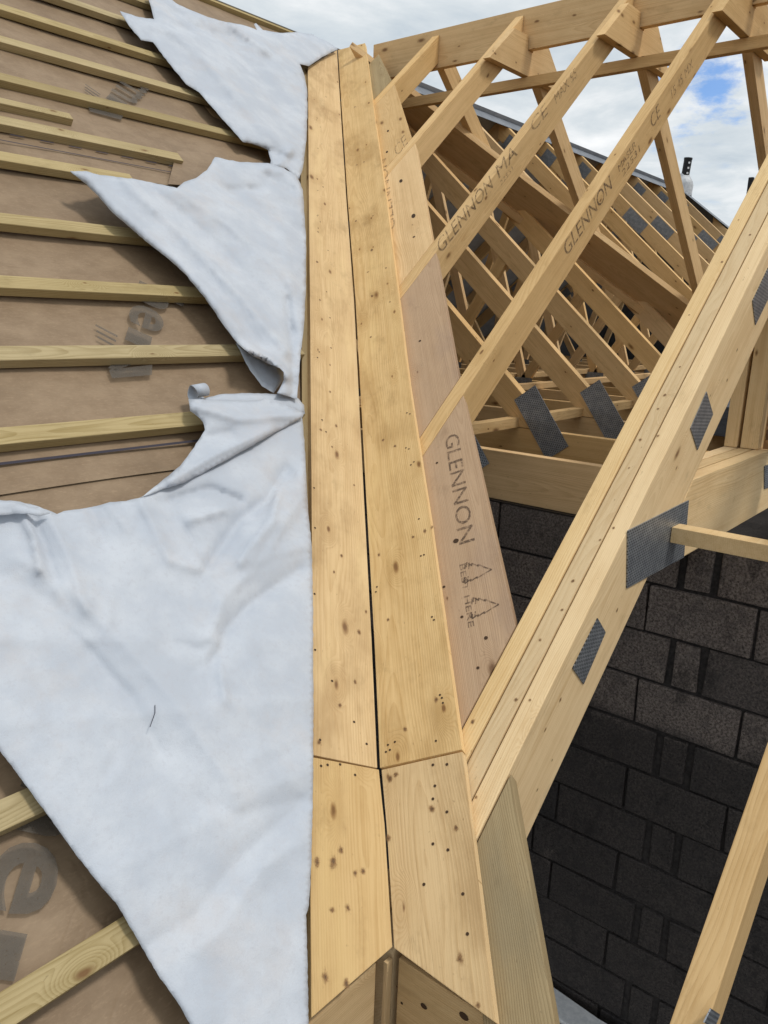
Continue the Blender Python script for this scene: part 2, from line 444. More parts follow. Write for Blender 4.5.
flatpoly('printed_line', stroke([U(-3.3, .968, -.031), U(.75, .968, -.031)], .0075, nL), nL, M['thin_ink'], sheets[1], .003)
flatpoly('printed_line', stroke([U(-3.3, 1.942, -.027), U(1.04, 1.942, -.027)], .0045, nL), nL, M['thin_ink'], sheets[2], .003)
dash = []
for k in range(-20, 7):
    x = .36+.103*k; dash += stroke([U(x, 1.975, -.027), U(x+.048, 1.975, -.027)], .0055, nL)
flatpoly('printed_dashes', dash, nL, M['thin_ink'], sheets[2], .003)
def absorb(parent, names):
    """print belongs to the sheet: join the ink into the sheet's own mesh"""
    bm = bmesh.new(); bm.from_mesh(parent.data); pm = list(parent.data.materials)
    for ch in [o for o in list(bpy.data.objects) if o.parent == parent and o.name.split('.')[0] in names]:
        mm = ch.data.copy(); mm.transform(ch.matrix_basis)
        mt = mm.materials[0]
        if mt not in pm: pm.append(mt); parent.data.materials.append(mt)
        k = len(bm.faces); bm.from_mesh(mm); bm.faces.ensure_lookup_table()
        for f in bm.faces[k:]: f.material_index = pm.index(mt)
        bpy.data.objects.remove(ch)
    bm.to_mesh(parent.data); bm.free()
for q in (sheets[1], sheets[2]): absorb(q, ('printed_line', 'printed_dashes'))
# big grey print across the underlay, reading down the slope to the left
def L2(x, s, h=-.0285): return Vector((x, s*CP, s*SP)) + nL*h
def logo(parent, x, s, k, ang, first, wedge=True, h=-.027):
    d = Vector((math.cos(ang), math.sin(ang))); t = Vector((-d.y, d.x))
    def q(u, v): p = Vector((x, s)) + d*u*k + t*v*k; return L2(p.x, p.y, h)
    wd = 1.55*len(first)/2
    text('printed_letters', first, q(-wd, 0), q(0, 0), nL, .98*k, M['grey_ink'], parent, .002, bold=.022)
    P = [[q(.16, .02), q(.60, .02), q(.60, .50), q(.16, .50)]]
    for j in range(3): P.append([q(.52+.16*j, -.55+.05*j), q(.58+.16*j, -.55+.05*j), q(.64+.16*j, -.12), q(.58+.16*j, -.12)])
    P.append([q(1.0, .62), q(1.30, .66), q(1.85, .0), q(1.66, -.10)])
    P.append([q(1.02, .40), q(1.06, .05), q(1.62, -.12), q(1.60, .02)])
    flatpoly('printed_bars', P, nL, M['grey_ink'], parent, .002)
a225 = RD(221)
logo(sheets[1], .347, 1.748, .150, RD(233), 'he', h=-.028)
logo(sheets[0], -.594, .434, .150, RD(230), 'he', h=-.031)
logo(sheets[2], .964, 3.084, .150, RD(226), 'rm', h=-.024)

G_BT = 'tiling battens across the brown underlay'
def batten(y, x1, label, x0=-2.6, w=.050, th=.0288, rough=0, h=0.0):
    a, b_ = Vector((x0, y, y*T)), Vector((x1, y, y*T)); dn = Vector((0, -CP, -SP))*w
    dz = random.uniform(-.0015, .0015)
    o = timber('tiling_batten', [a+nL*(h+dz), b_+nL*(h+dz), b_+dn+nL*(h+dz), a+dn+nL*(h+dz)], -nL*th, (1, 0, 0), M['batten'], None, .0025)
    return tag(o, label, 'batten', G_BT)
bats = [(3.345, 3.05, 'ridge batten along the top of the left slope against the sky'),
        (3.06, 2.72, 'second batten below the ridge, mostly behind the top white flap'),
        (2.838, 2.50, 'third batten from the ridge, ending under the pointed white corner'),
        (2.638, 2.30, 'batten passing just under the tip of the topmost white flap'),
        (2.438, 2.11, 'batten just above the wide grey print, fourth above the torn edge'),
        (2.232, 1.90, 'batten cutting between the stripes of the upper grey print'),
        (2.022, 1.045, 'batten ending in the open short of a torn brown underlay edge'),
        (1.865, .72, 'batten whose end is under the left tip of the middle white flap'),
        (1.630, 1.33, 'batten running under the middle white flap just below its left tip'),
        (1.423, 1.12, 'batten just above the grey letters he and a single dot'),
        (1.225, .93, 'yellowish batten just below the grey letters he'),
        (1.030, .74, 'batten ending at the folded top of the big white sheet'),
        (.433, .13, 'short visible batten end above the large grey letter e at lower edge'),
        (.235, -.07, 'batten at the lower left corner with a rusty knot')]
for y, x1, l in bats: batten(y, x1, l)
batten(2.107, .642, 'short offcut batten lying tight above a full batten', w=.036)
# torn piece of underlay beside the short batten
tp = [onL(p, -.016) for p in [(177, 151), (212, 153), (219, 158), (205, 172), (192, 186), (168, 184)]]
o = flatpoly('underlay_scrap', [tp], nL, M['underlay'], None, 0)
tag(o, 'torn brown underlay scrap beside the end of the short batten', 'underlay scrap')

# ------------------------------------------------------------------ VALLEY BOARDS
def hitspots(px, f, r=.0030): return [(f(p), r, 1.0) for p in px]
BT = .026
def kn(px, f, lo=.008, hi=.015): return [(f(p), random.uniform(lo, hi), random.uniform(1.1, 1.7)) for p in px]
KL = kn([(366, 612), (359, 632), (341.5, 556), (334, 572), (354, 485), (332, 447), (321, 430), (336, 426), (355, 682), (331, 348), (330, 365), (330, 392), (326, 97), (323, 187), (319, 742), (318, 232), (317, 262), (320, 300), (330, 318), (340, 705)], onL)
KR = kn([(413, 537), (425, 531), (432, 527), (379, 555), (357, 165), (364, 162), (356, 221), (373, 216), (355, 107), (372, 250), (386, 268), (368, 272), (371, 337), (390, 302), (405, 729), (388, 620), (383, 440), (395, 446), (372, 296), (436, 700)], onR)
KL2 = kn([(341, 850.5), (333, 862), (355, 873), (363, 871), (317, 862), (332, 910), (348, 908), (325, 977), (346.5, 984)], onL, .012, .020)
KR2 = kn([(432, 809), (456, 828), (460, 959), (390, 779), (396, 775), (388, 838), (478, 1005)], onR, .011, .018)
bl_top = [(337.5, 50), (309, 67)]
gapL = [(336.6, 50), (346.4, 200), (354, 300), (364, 500), (371.5, 640), (377.5, 768)]
gapR = [(337.8, 50), (347.7, 200), (355.6, 300), (366.4, 500), (374.4, 640), (379.8, 768)]
def smoothside(px, f): return [f(p) for p in px]
VAL = Vector((1, 1, T)).normalized()
G_VB = 'long planks lining the roof valley'
LB = [onL(p) for p in [(337, 50)]+gapL[1:]] + [onL(p) for p in [(313, 755), (312.5, 640), (311.5, 480), (310, 300), (308.5, 150), (308, 67)]]
o = timber('valley_board', LB, -nL*BT, VAL, M['valley'], None, .0018,
   hitspots([(314, 488), (315, 528), (314.5, 594), (315, 650), (332, 681), (366.5, 752-8), (354, 722), (320, 740), (322, 420), (326, 432)], onL)+[(onL((322+random.uniform(-6, 6), random.uniform(120, 400))), .0028, 1.) for k in range(12)], KL)
tag(o, 'long yellow valley plank beside the white sheet, left of the dark gap', 'plank', G_VB)
RB = [onR(p) for p in gapR] + [onR(p) for p in [(461.8, 749.5), (448, 650), (430, 520), (408.5, 380), (386.5, 200), (375, 120), (365, 43)]]
o = timber('valley_board', RB, -nR*BT, VAL, M['valley'], None, .0018,
   hitspots([(407, 413), (410, 414), (406, 448), (409, 449), (414, 462), (411, 465), (419, 519), (424, 555), (421, 556), (377, 587), (376, 592), (434, 620), (432, 617), (442, 698), (443, 703), (440, 695), (388, 745), (390, 750), (386, 752), (395, 742), (436, 741)], onR, .0027), KR, edge=M['girder'])
tag(o, 'long yellow valley plank under the ends of the rafters, right of the dark gap', 'plank', G_VB)
LB2 = [onL(p) for p in [(379, 769.5), (384.5, 824), (392.5, 947), (311.5, 1018), (310.5, 900), (312.5, 757)]]
o = timber('valley_board', LB2, -nL*BT, VAL, M['valley'], None, .0018, hitspots([(327.5, 765), (340, 764.5), (321, 766), (355, 775)], onL), KL2)
tag(o, 'short knotty lower plank left of the gap, cut to a point at the bottom', 'plank', G_VB)
RB2 = [onR(p) for p in [(381.3, 769.8), (462.5, 751.5), (478, 880), (495.5, 1023), (394, 948), (386.5, 824)]]
o = timber('valley_board', RB2, -nR*BT, VAL, M['valley'], None, .0018,
   hitspots([(433, 765), (447, 764.5), (435, 786), (433, 799), (447, 812), (433, 844), (448, 850), (424, 884.5), (463, 894), (467.5, 934)], onR, .0033), KR2, edge=M['girder'])
tag(o, 'short nailed lower plank right of the gap, with rows of dark nail holes', 'plank', G_VB)

# a narrow backing board that shows between white sheet and left planks
bk = [onL((300, 62), -.021), onL((318, 62), -.021), onL((325, 1000), -.021), onL((306, 1000), -.021)]
o = timber('backing_board', bk, -nL*.006, VAL, M['treated'], None, .001)
tag(o, 'thin backing board showing between white sheet and left valley plank', 'board')

# ------------------------------------------------------------------ LAYBOARDS between the jack rafters (wing slope)
RO = -.026           # tops of jack rafters and layboards, 19 mm below the valley plank face
RZ = RO/CP
def Rp(x, y, h=RO): return Vector((x, y, x*T)) + nR*h
YD, YC, YB, YA, YG, YR = 2.487, 1.905, 1.258, .712, .104, -.484     # left faces of the frames
W = .052
G_LB = 'short boards fitted between the rafters along the valley'
def layboard(y0, y1, e0, e1, mat, label, spots=()):
    a = .19
    o = timber('layboard', [Rp(y0+a, y0), Rp(y0+e0, y0), Rp(y1+e1, y1), Rp(y1+a, y1)], -nR*.042, VAL, mat, None, .0025, spots)
    return tag(o, label, 'board', G_LB)
hl = lambda p, r, e=1.: (onR(p, RO), r, e)
layboard(YD+.002, 2.86, .40, .34, M['treated'], 'small grey board at the top of the valley under the ridge')
layboard(YC+.002, YD-W-.002, .452, .415, M['spruce'], 'pale board between the two topmost rafters, with one slot hole', [hl((388, 131), .006, 2.)])
lb3 = layboard(YB+.002, YC-W-.002, .445, .468, M['spruce'], 'yellow board with two slot holes and lettering half under the plank',
   [hl((401, 181), .0085, 2.), hl((413.5, 216), .0095, 2.), hl((387, 152), .006, 2.), hl((414, 237), .006)])
lb4 = layboard(YA+.002, YB-W-.002, .432, .450, M['lay'], 'pinkish board without big lettering, above the stamped one', [hl((420, 341), .005), hl((400, 300), .004)])
lb5 = layboard(YG+.002, YA-W-.002, .446, .436, M['lay'], 'long pinkish board stamped with lettering and two spruce trees',
   [hl((456, 541), .008), hl((437, 463), .004), hl((444, 587), .004), hl((486, 638), .005), hl((462, 617), .004), hl((478, 668), .004)])
layboard(-.62, YG-.15-.002, .346, .352, M['treated'], 'greenish board at the bottom, below the triple truss')
lb5_n = nR
text('stamped_word', 'GLENNON', onR((445, 437), RO), onR((459.5, 545), RO), nR, .046, M['ink'], lb5)
text('stamped_words', 'BEST HERE', onR((459.5, 565), RO), onR((468.5, 628), RO), nR, .016, M['ink'], lb5)
for base, tip, w in (((466, 573), (492, 569.5), 19), ((473, 608), (499, 604.5), 20)):
    b0, t0 = onR(base, RO), onR(tip, RO); U_ = t0-b0; V_ = nR.cross(U_).normalized()*U_.length*.48
    pr = [(0, -.55), (0, -1), (.22, -.62), (.20, -.85), (.48, -.48), (.44, -.66), (.75, -.26), (1, 0), (.75, .26), (.44, .66), (.48, .48), (.20, .85), (.22, .62), (0, 1), (0, .55)]
    q = [b0+U_*a+V_*b for a, b in pr]
    polys = stroke(q, .0035, nR)
    for kk in (.1, -.05): polys += stroke([b0+U_*kk+V_*-.9, b0+U_*kk+V_*-.35], .003, nR)+stroke([b0+U_*kk+V_*.35, b0+U_*kk+V_*.95], .003, nR)
    flatpoly('stamped_tree', polys, nR, M['ink'], lb5)
text('stamped_word', 'GLENNON', onR((395.5, 228), RO), onR((386, 158), RO), nR, .046, M['ink2'], lb3)

# ------------------------------------------------------------------ WING ROOF FRAMES
XR = 3.30                                   # middle of the wing ridge
def topz(x): return x*T + RZ
def farz(x): return topz(XR) - (x-XR)*T
def chord(x0, x1, depth, far=False, plumb=True):
    d = depth/CP
    f = farz if far else topz
    return [(x0, f(x0)), (x1, f(x1)), (x1, f(x1)-d), (x0, f(x0)-d)]
DR = .118
G_FR = 'pairs of jack rafters meeting at the wing ridge'
def frame(y, label, texts=(), collar=True, side=-1, far=True, x0=None, depth=DR, far_end=None):
    yr = y-W
    root = empty('rafter_frame', (y+.26, y, (y+.26)*T), label, 'rafter pair', G_FR)
    xa = y+.18 if x0 is None else x0
    p = chord(xa, XR-.022, depth)
    raf = timber('rafter', xz(p, yr), (0, W, 0), (CP, 0, SP), M['spruce'], root, .003)
    if far:
        xe = 6.50-y if far_end is None else far_end
        timber('rafter', xz(chord(XR+.024, xe, depth, True), yr+.001), (0, W-.002, 0), (CP, 0, -SP), M['spruce'], root, .003)
    if collar:
        yk = yr-.046 if side < 0 else y+.002
        pts = [(2.885, 2.515), (3.715, 2.515), (3.70, 2.545), (3.50, 2.715), (3.33, 2.715), (3.33, 2.640), (3.27, 2.640), (3.27, 2.715), (3.12, 2.715)]
        timber('collar', xz(pts, yk), (0, .044, 0), (1, 0, 0), M['spruce'], root, .002)
    for s, a, b, size, ink in texts:
        text('stamped_word', s, onY(a, yr), onY(b, yr), (0, -1, 0), size, ink, raf)
    return root, raf
frame(YD, 'topmost short rafter pair beside the small grey board', collar=False)
frame(YC, 'rafter pair second below the top, faintly marked near its foot',
      [('CE', (397, 157), (408, 143), .05, M['ink2'])])
frame(YB, 'rafter pair whose lettering starts right at the yellow board edge',
      [('GLENNON', (440.5, 254), (493, 187), .058, M['ink']), ('MA', (499, 178.5), (517.5, 154.5), .058, M['ink']), ('CE', (533, 133), (548, 113.5), .056, M['ink2']),
       ('22531', (501, 185.5), (513, 170), .020, M['ink2']), ('MAX 55', (556, 104), (577, 76), .045, M['ink2'])])
frame(YA, 'longest rafter pair, crossing in front of blue sky, foot at the pinkish boards',
      [('GLENNON', (566.5, 257), (612, 188), .058, M['ink']), ('MASER', (619, 172), (636, 146), .027, M['ink']), ('22531', (623, 177), (640, 151), .027, M['ink']),
       ('CE', (652, 129), (660.5, 116), .058, M['ink']), ('15 45 MX', (672, 99), (693, 67), .040, M['ink2'])])
frame(YR, 'single rafter at the lower right corner over the dark wall', collar=False, far=False, x0=-.35)
rbroot = [o for o in bpy.data.objects if o.name.startswith('rafter_frame')][-1]
pq = [(710, 1008), (719, 1014), (713, 1028), (703, 1022)]
plate(rbroot, [onY(p, YR-W-.0002) for p in pq], (0, -1, 0))

# ridge board and the long brace under it
o = timber('ridge_board', [(XR-.021, 2.96, 2.862), (XR-.021, -2.6, 2.862), (XR-.021, -2.6, 2.648), (XR-.021, 2.96, 2.648)], (.042, 0, 0), (0, 1, 0), M['spruce'], None, .003)
tag(o, 'deep ridge board crossing the top of the picture against the sky', 'ridge board')
o = timber('binder', [(3.285, 2.75, 2.513), (3.285, -2.4, 2.513), (3.285, -2.4, 2.458), (3.285, 2.75, 2.458)], (.046, 0, 0), (0, 1, 0), M['attic'], None, .002)
tag(o, 'long slim batten nailed under the short collar boards near the ridge', 'binder')

# far valley: layboard and valley plank seen from below
nFar = nF
def Fp(x, y, h=0): return Vector((x, y, farz(x))) + nF*h
DV = (1, -1, -T)
fb = [Fp(6.20-y, y, -.12) for y in (3.0, -.6)] + [Fp(6.60-y, y, -.12) for y in (-.6, 3.0)]
o = timber('far_layboard', fb, -nF*.045, DV, M['spruce'], None, .003)
tag(o, 'wide dark board sloping down behind the rafters, seen from underneath', 'board')
fb = [(6.40-y, y, y*T-.17) for y in (3.0, -.6)] + [(6.58-y, y, y*T-.17) for y in (-.6, 3.0)]
o = timber('valley_rafter', [Vector(p) for p in fb], nL*.05, DV, M['attic'], None, .003)
tag(o, 'narrow valley timber just below the wide dark sloping board', 'timber')

# ------------------------------------------------------------------ TRIPLE GIRDER TRUSS
root = empty('girder_truss', (.96, .03, .52), 'triple-ply pale timber truss rising to the upper right with steel plates', 'truss')
KG = [(738.6, 220), (689, 315), (680, 367), (658, 409), (629, 468), (613.6, 528), (658, 436), (472.6, 722), (573, 581), (595, 560), (640, 440), (516, 700), (540, 640), (562, 610), (505, 690), (476, 797), (487, 770), (708, 300), (722, 262), (750, 235), (700, 270), (645, 505), (600, 540), (665, 395), (530, 700)]
YP = [(YG-.047, .0455), (YG-.0975, .0465), (YG-.148, .0465)]
GD = .236
xh = lambda z: (z + GD/CP - RZ)/T
for k, (y0, w) in enumerate(YP):
    dz = (0, -.0015, .001)[k]
    p = [(a, b+dz) for a, b in chord(-.02+.03*k, XR-.003, GD)]
    kt = []
    for q in KG:
        hp = at(q, nR, Rp(0, 0)+Vector((0, 0, dz)))
        if y0+.004 < hp.y < y0+w-.004: kt.append((hp, random.uniform(.007, .012), 1.25, nR))
    if k == 2: kt += [(onY(q, y0), random.uniform(.006, .011), 1.6, (0, -1, 0)) for q in [(701, 437), (560, 700), (545, 730), (617, 610), (727, 380), (737, 350), (598, 640), (582, 662), (537, 790), (667, 520), (552, 760)]]
    timber('top_chord', xz(p, y0), (0, w, 0), (CP, 0, SP), M['girder'], root, .0035, (), kt)
    timber('top_chord', xz(chord(XR+.003, 6.6, GD, True), y0), (0, w, 0), (CP, 0, -SP), M['girder'], root, .003)
    zb, zt = .520, .752
    q = [(xh(zb)+.004, zb), (5.6, zb), (5.4, zt), (xh(zt)+.004, zt)]
    timber('bottom_chord', xz(q, y0+.0005), (0, w-.001, 0), (1, 0, 0), M['girder'], root, .003)
for y0, w, x in ((.057, .044, 2.00), (-.014, .060, 2.005)):
    timber('web', [(x, y0, .754), (x+.10, y0, .754), (x+.10, y0, topz(x+.1)-GD/CP-.003), (x, y0, topz(x)-GD/CP-.003)], (0, w, 0), (0, 0, 1), M['girder'], root, .002)
timber('web', [(2.12, YG-.1, .76), (2.22, YG-.1, .76), (XR+.05, YG-.1, topz(XR)-.34), (XR-.05, YG-.1, topz(XR)-.34)], (0, .045, 0), (.45, 0, 1), M['girder'], root, .002)
gy = YP[2][0]-.0004
def gp(px): return onY(px, gy)
plate(root, [gp(p) for p in [(627, 530.5), (688, 500), (683, 557), (626, 588)]], (0, -1, 0), .003)
plate(root, [gp(p) for p in [(572, 668), (597, 618), (605, 632), (583, 684)]], (0, -1, 0))
plate(root, [gp(p) for p in [(690, 428), (706, 391.5), (712.5, 414), (697, 450)]], (0, -1, 0))
plate(root, [gp(p) for p in [(752, 301), (768, 267), (771, 292), (755, 325)]], (0, -1, 0))
plate(root, [gp(p) for p in [(764, 466), (800, 452), (800, 474), (764, 489)]], (0, -1, 0))

# batten nailed to the girder, running off to the right
a = onY((675, 529.5), gy-.004); 
o = timber('bracing_batten', [a+Vector((-.028, 0, .012)), a+Vector((.030, 0, .012)), a+Vector((.030, 0, -.032)), a+Vector((-.028, 0, -.032))], (.03, -1.4, -.002), (0, 1, 0), M['girder'], None, .0015)
tag(o, 'short pale batten sticking out right from the large steel plate', 'batten')

# strand board and crate behind the girder webs
o = timber('strand_board', [(2.03, -.024, .756), (2.03, -.9, .756), (2.03, -.9, 1.40), (2.03, -.024, 1.40)], (.018, 0, 0), (0, 1, 0), M['osb'], None, .001)
tag(o, 'strand board panel standing at the right edge behind the truss posts', 'board')
o = timber('prop_block', [(2.6, .16, .71), (2.6, .42, .71), (2.6, .42, .84), (2.6, .16, .84)], (.30, 0, 0), (0, 1, 0), M['cloth_dark'], None, .004)
tag(o, 'small dark grey block in the gap left of the truss posts', 'block')

# ------------------------------------------------------------------ MAIN ROOF TRUSSES behind
RH = 3.352; LO = -.046           # main ridge y, rafter tops below the batten tops
RZH = RH*T + LO
G_TR = 'row of main roof trusses receding under the wing roof'
tx = [1.500, 2.137, 2.790, 3.447, 4.115, 4.78, 5.44, 6.12, 6.85, 7.55, 8.25, 8.95, 9.62]
tl = ['nearest main truss, its bottom timber on the block wall',
      'second main truss from the wall, with a big dark plate at its heel',
      'third main truss from the wall, its heel plate right of the largest one',
      'fourth main truss from the wall, heel plate just touching the girder',
      'fifth main truss back from the wall', 'sixth main truss back from the wall',
      'seventh main truss back from the wall', 'eighth main truss back from the wall',
      'main truss just before the first far plate row', 'main truss fourth from the hip end',
      'main truss third from the hip end', 'main truss second from the hip end',
      'farthest main truss under the vent cowl at the ridge end']
TD = .122; TW = .045
def ltop(y): return y*T + LO
def truss(x, label, k):
    root = empty('roof_truss', (x, .8, .52), label, 'truss', G_TR)
    d = TD/CP; zc = .702; mt = M['attic']
    yt = (zc-LO)/T; yb = (zc-LO+d)/T
    timber('rafter', yz([(yt+.004, zc+.003), (yb, zc+.003), (RH-.001, ltop(RH)-d), (RH-.001, ltop(RH))], x), (TW, 0, 0), (0, CP, SP), mt, root, .002)
    timber('rafter', yz([(2*RH-a, b) for a, b in [(yt+.004, zc+.003), (yb, zc+.003), (RH-.001, ltop(RH)-d), (RH-.001, ltop(RH))]], x), (TW, 0, 0), (0, CP, -SP), mt, root, .002)
    timber('bottom_chord', yz([(.125, .521), (5.9, .521), (5.9, zc), (.125, zc)], x), (TW, 0, 0), (0, 1, 0), mt, root, .002)
    def web(a, b, w=.075):
        a, b = Vector((0, *a)), Vector((0, *b)); dd = (b-a).normalized(); s = Vector((0, -dd.z, dd.y))*w*.5
        off = Vector((x+.005, 0, 0))
        timber('web', [a-s+off, b-s+off, b+s+off, a+s+off], (TW-.010, 0, 0), dd, mt, root, .002)
    def rb(y): return ltop(y)-d-.001
    for m in (lambda y: y, lambda y: 2*RH-y):
        if m(1) > 2: web((m(1.72), zc-.02), (m(1.72), rb(1.72)+.03))
        web((m(2.55), zc-.02), (m(1.98), rb(1.98)+.04))
        web((m(2.55), zc-.02), (m(3.20), rb(3.2)+.04))
    xf = x-.0024
    def pl(y, z, l, w, ang):
        c, s_ = math.cos(ang), math.sin(ang)
        q = [(xf, y+a*c-b*s_, z+a*s_+b*c) for a, b in ((-l, -w), (l, -w), (l, w), (-l, w))]
        plate(root, q, (-1, 0, 0), .002)
    pl(.925, .738, .155, .062, PITCH+RD(12))            # heel
    if x > 6.5: pl(2.62, ltop(2.62)-d*.55, .13, .06, PITCH)
    pl(2*RH-1.98, rb(1.98)+.05, .06, .055, -PITCH); pl(2*RH-2.55, zc-.03, .09, .05, 0)
    pl(2.55, zc-.03, .09, .05, 0); pl(3.22, rb(3.22)+.05, .07, .06, PITCH)
    return root
for k, (x, l) in enumerate(zip(tx, tl)): truss(x, l, k)
# hip jacks beyond the last truss
HX = 9.85
hl_ = ['longest hip jack rafter, beyond the last truss', 'hip jack rafter second from the ridge end', 'hip jack rafter third from the ridge end', 'shortest hip jack rafter in view']
for k, x in enumerate((10.2, 10.75, 11.3, 11.85)):
    yt = RH-(x-HX)
    d = TD/CP
    o = timber('hip_jack', yz([(.75, ltop(.75)), (yt, ltop(yt)), (yt, ltop(yt)-d), (.75, ltop(.75)-d)], x), (TW, 0, 0), (0, CP, SP), M['spruce'], None, .002)
    tag(o, hl_[k], 'rafter', 'hip jack rafters at the far end')
o = timber('binder', [(1.56, 1.03, .704), (9.6, 1.12, .704), (9.6, 1.17, .704), (1.56, 1.08, .704)], (0, 0, .045), (1, 0, 0), M['spruce'], None, .002)
tag(o, 'slim binder lying across the bottom timbers of the main trusses', 'binder')
# purlin-like binders deeper in the roof space
for y, z, l in ((2.02, .705, 'binder lying on the bottom timbers deeper inside the attic'), (2.62, .705, 'binder along the middle of the attic floor')):
    o = timber('binder', [(1.6, y, z), (9.6, y, z), (9.6, y+.07, z), (1.6, y+.07, z)], (0, 0, .04), (1, 0, 0), M['attic'], None, .002)
    tag(o, l, 'binder')

# grey underlay over the far slope and the hip end
def slab(name, pts, n, th, mat, label, cat):
    o = timber(name, pts, Vector(n)*th, (1, 0, 0), mat, None, 0); return tag(o, label, cat)
n2 = Vector((0, SP, CP)); zr = RZH+.016
slab('far_underlay', [(-3.2, RH-.03, zr+.012), (HX, RH-.03, zr+.012), (HX+3.2, RH+3.2, zr-3.2*T), (-3.2, RH+3.2, zr-3.2*T)], n2, .003, M['farlay'], 'grey underlay on the far slope, showing as a band along the main ridge', 'underlay')
slab('ridge_underlay', [(3.36, RH+.02, RZH+.022), (HX, RH+.02, RZH+.022), (HX, RH-.10, RZH+.022-.12*T), (3.50, RH-.10, RZH+.022-.12*T)], nL, .003, M['greylay'], 'grey underlay strip lapped over the main ridge onto the near slope', 'underlay')
hd = Vector((1, -1, -T)); h0 = Vector((HX, RH, RZH+.026))
slab('hip_lap', [h0, h0+hd*3., h0+hd*3.+Vector((-.17, 0, 0)), h0+Vector((-.17, 0, 0))], nL, .003, M['greylay'], 'grey underlay lap running down along the far hip', 'underlay')
slab('hip_underlay', [(HX, RH, zr+.004), (HX+3.0, RH-3.0, zr-3*T), (HX+3.0, RH+3.0, zr-3*T)], nF, .003, M['greylay'], 'grey underlay on the hip end sloping away at the far right', 'underlay')
# ceiling-height light gaps: none; vent cowl on the ridge end
vb = Vector((9.95, RH, zr+.03))
root = empty('vent_cowl', vb, 'black louvred vent pipe in a crumpled grey sleeve on the far ridge', 'vent')
bm = bmesh.new()
prof = [(.125, -.12), (.12, .0), (.115, .05), (.095, .09), (.066, .125), (.056, .15)]
rings = []
for r_, z_ in prof:
    rings.append([bm.verts.new((math.cos(a)*r_*(1+.10*math.sin(5*a+z_*20)), math.sin(a)*r_*(1+.10*math.cos(4*a+z_*31)), z_+.015*math.sin(3*a))) for a in [j*math.tau/24 for j in range(24)]])
for a_, b_ in zip(rings[:-1], rings[1:]):
    for j in range(24):
        f = bm.faces.new((a_[j], a_[(j+1) % 24], b_[(j+1) % 24], b_[j])); f.smooth = True
me = bpy.data.meshes.new('sleeve'); bm.to_mesh(me); bm.free(); me.materials.append(M['lead'])
o = bpy.data.objects.new('sleeve', me); o.matrix_basis = Matrix.Translation(vb); place(o, root)
bm = bmesh.new()
def tube(bm, r, z0, z1, seg=20):
    a = [bm.verts.new((math.cos(k*math.tau/seg)*r, math.sin(k*math.tau/seg)*r, z0)) for k in range(seg)]
    b = [bm.verts.new((math.cos(k*math.tau/seg)*r, math.sin(k*math.tau/seg)*r, z1)) for k in range(seg)]
    for k in range(seg): bm.faces.new((a[k], a[(k+1) % seg], b[(k+1) % seg], b[k]))
    bm.faces.new(b); bm.faces.new(list(reversed(a)))
tube(bm, .050, .12, .345); tube(bm, .053, .33, .352)
me = bpy.data.meshes.new('pipe'); bm.to_mesh(me); bm.free(); me.materials.append(M['black'])
o = bpy.data.objects.new('pipe', me); o.matrix_basis = Matrix.Translation(vb) @ Matrix.Rotation(RD(4), 4, 'X'); place(o, root)
for k in range(3):
    bm = bmesh.new()
    for q in range(12):
        a0, a1 = RD(214+q*2.2), RD(216.2+q*2.2)
        zz = .165+.062*k
        f = bm.faces.new([bm.verts.new((math.cos(a)*0.0507, math.sin(a)*0.0507, z_)) for a, z_ in ((a0, zz-.011), (a1, zz-.011), (a1, zz+.011), (a0, zz+.011))])
    bmesh.ops.remove_doubles(bm, verts=list(bm.verts), dist=.0005)
    me = bpy.data.meshes.new('slot'); bm.to_mesh(me); bm.free(); me.materials.append(M['white'])
    o = bpy.data.objects.new('slot', me); o.matrix_basis = Matrix.Translation(vb) @ Matrix.Rotation(RD(4), 4, 'X'); place(o, root)
# small dark post tip beside the girder
p = onX((751, 177), 9.5)
o = timber('vent_pipe', [p+Vector((0, -.03, -.7)), p+Vector((0, .03, -.7)), p+Vector((0, .03, .0)), p+Vector((0, -.03, .0))], (.05, 0, 0), (0, 0, 1), M['black'], None, .01)
tag(o, 'tip of a dark pipe just left of the triple truss', 'pipe')

# ------------------------------------------------------------------ BLOCK WALL
WX, WTOP, CH, BL = 1.480, .517, .170, .340
bm = bmesh.new(); tone = bm.loops.layers.color.new('tone')
def brick(o, u, v, u0, u1, z0, z1, d0, d1, tval):
    """o origin, u along the wall, v out of the face"""
    o, u, v = Vector(o), Vector(u), Vector(v)
    j = lambda: random.uniform(-.0035, .0035)
    c = [o+u*(a+j())+v*(d+(j() if d > 0 else 0))+Vector((0, 0, z+j())) for d in (d0, d1) for z in (z0, z1) for a in (u0, u1)]
    vs = [bm.verts.new(p) for p in c]
    fs = [(4, 5, 7, 6), (0, 1, 5, 4), (2, 6, 7, 3), (0, 4, 6, 2), (1, 3, 7, 5)]
    fl = []
    for f in fs:
        fc = bm.faces.new([vs[i] for i in f]); fl.append(fc)
        for l in fc.loops: l[tone] = (tval, random.random(), 0, 1)
    return fl
JT = .0095
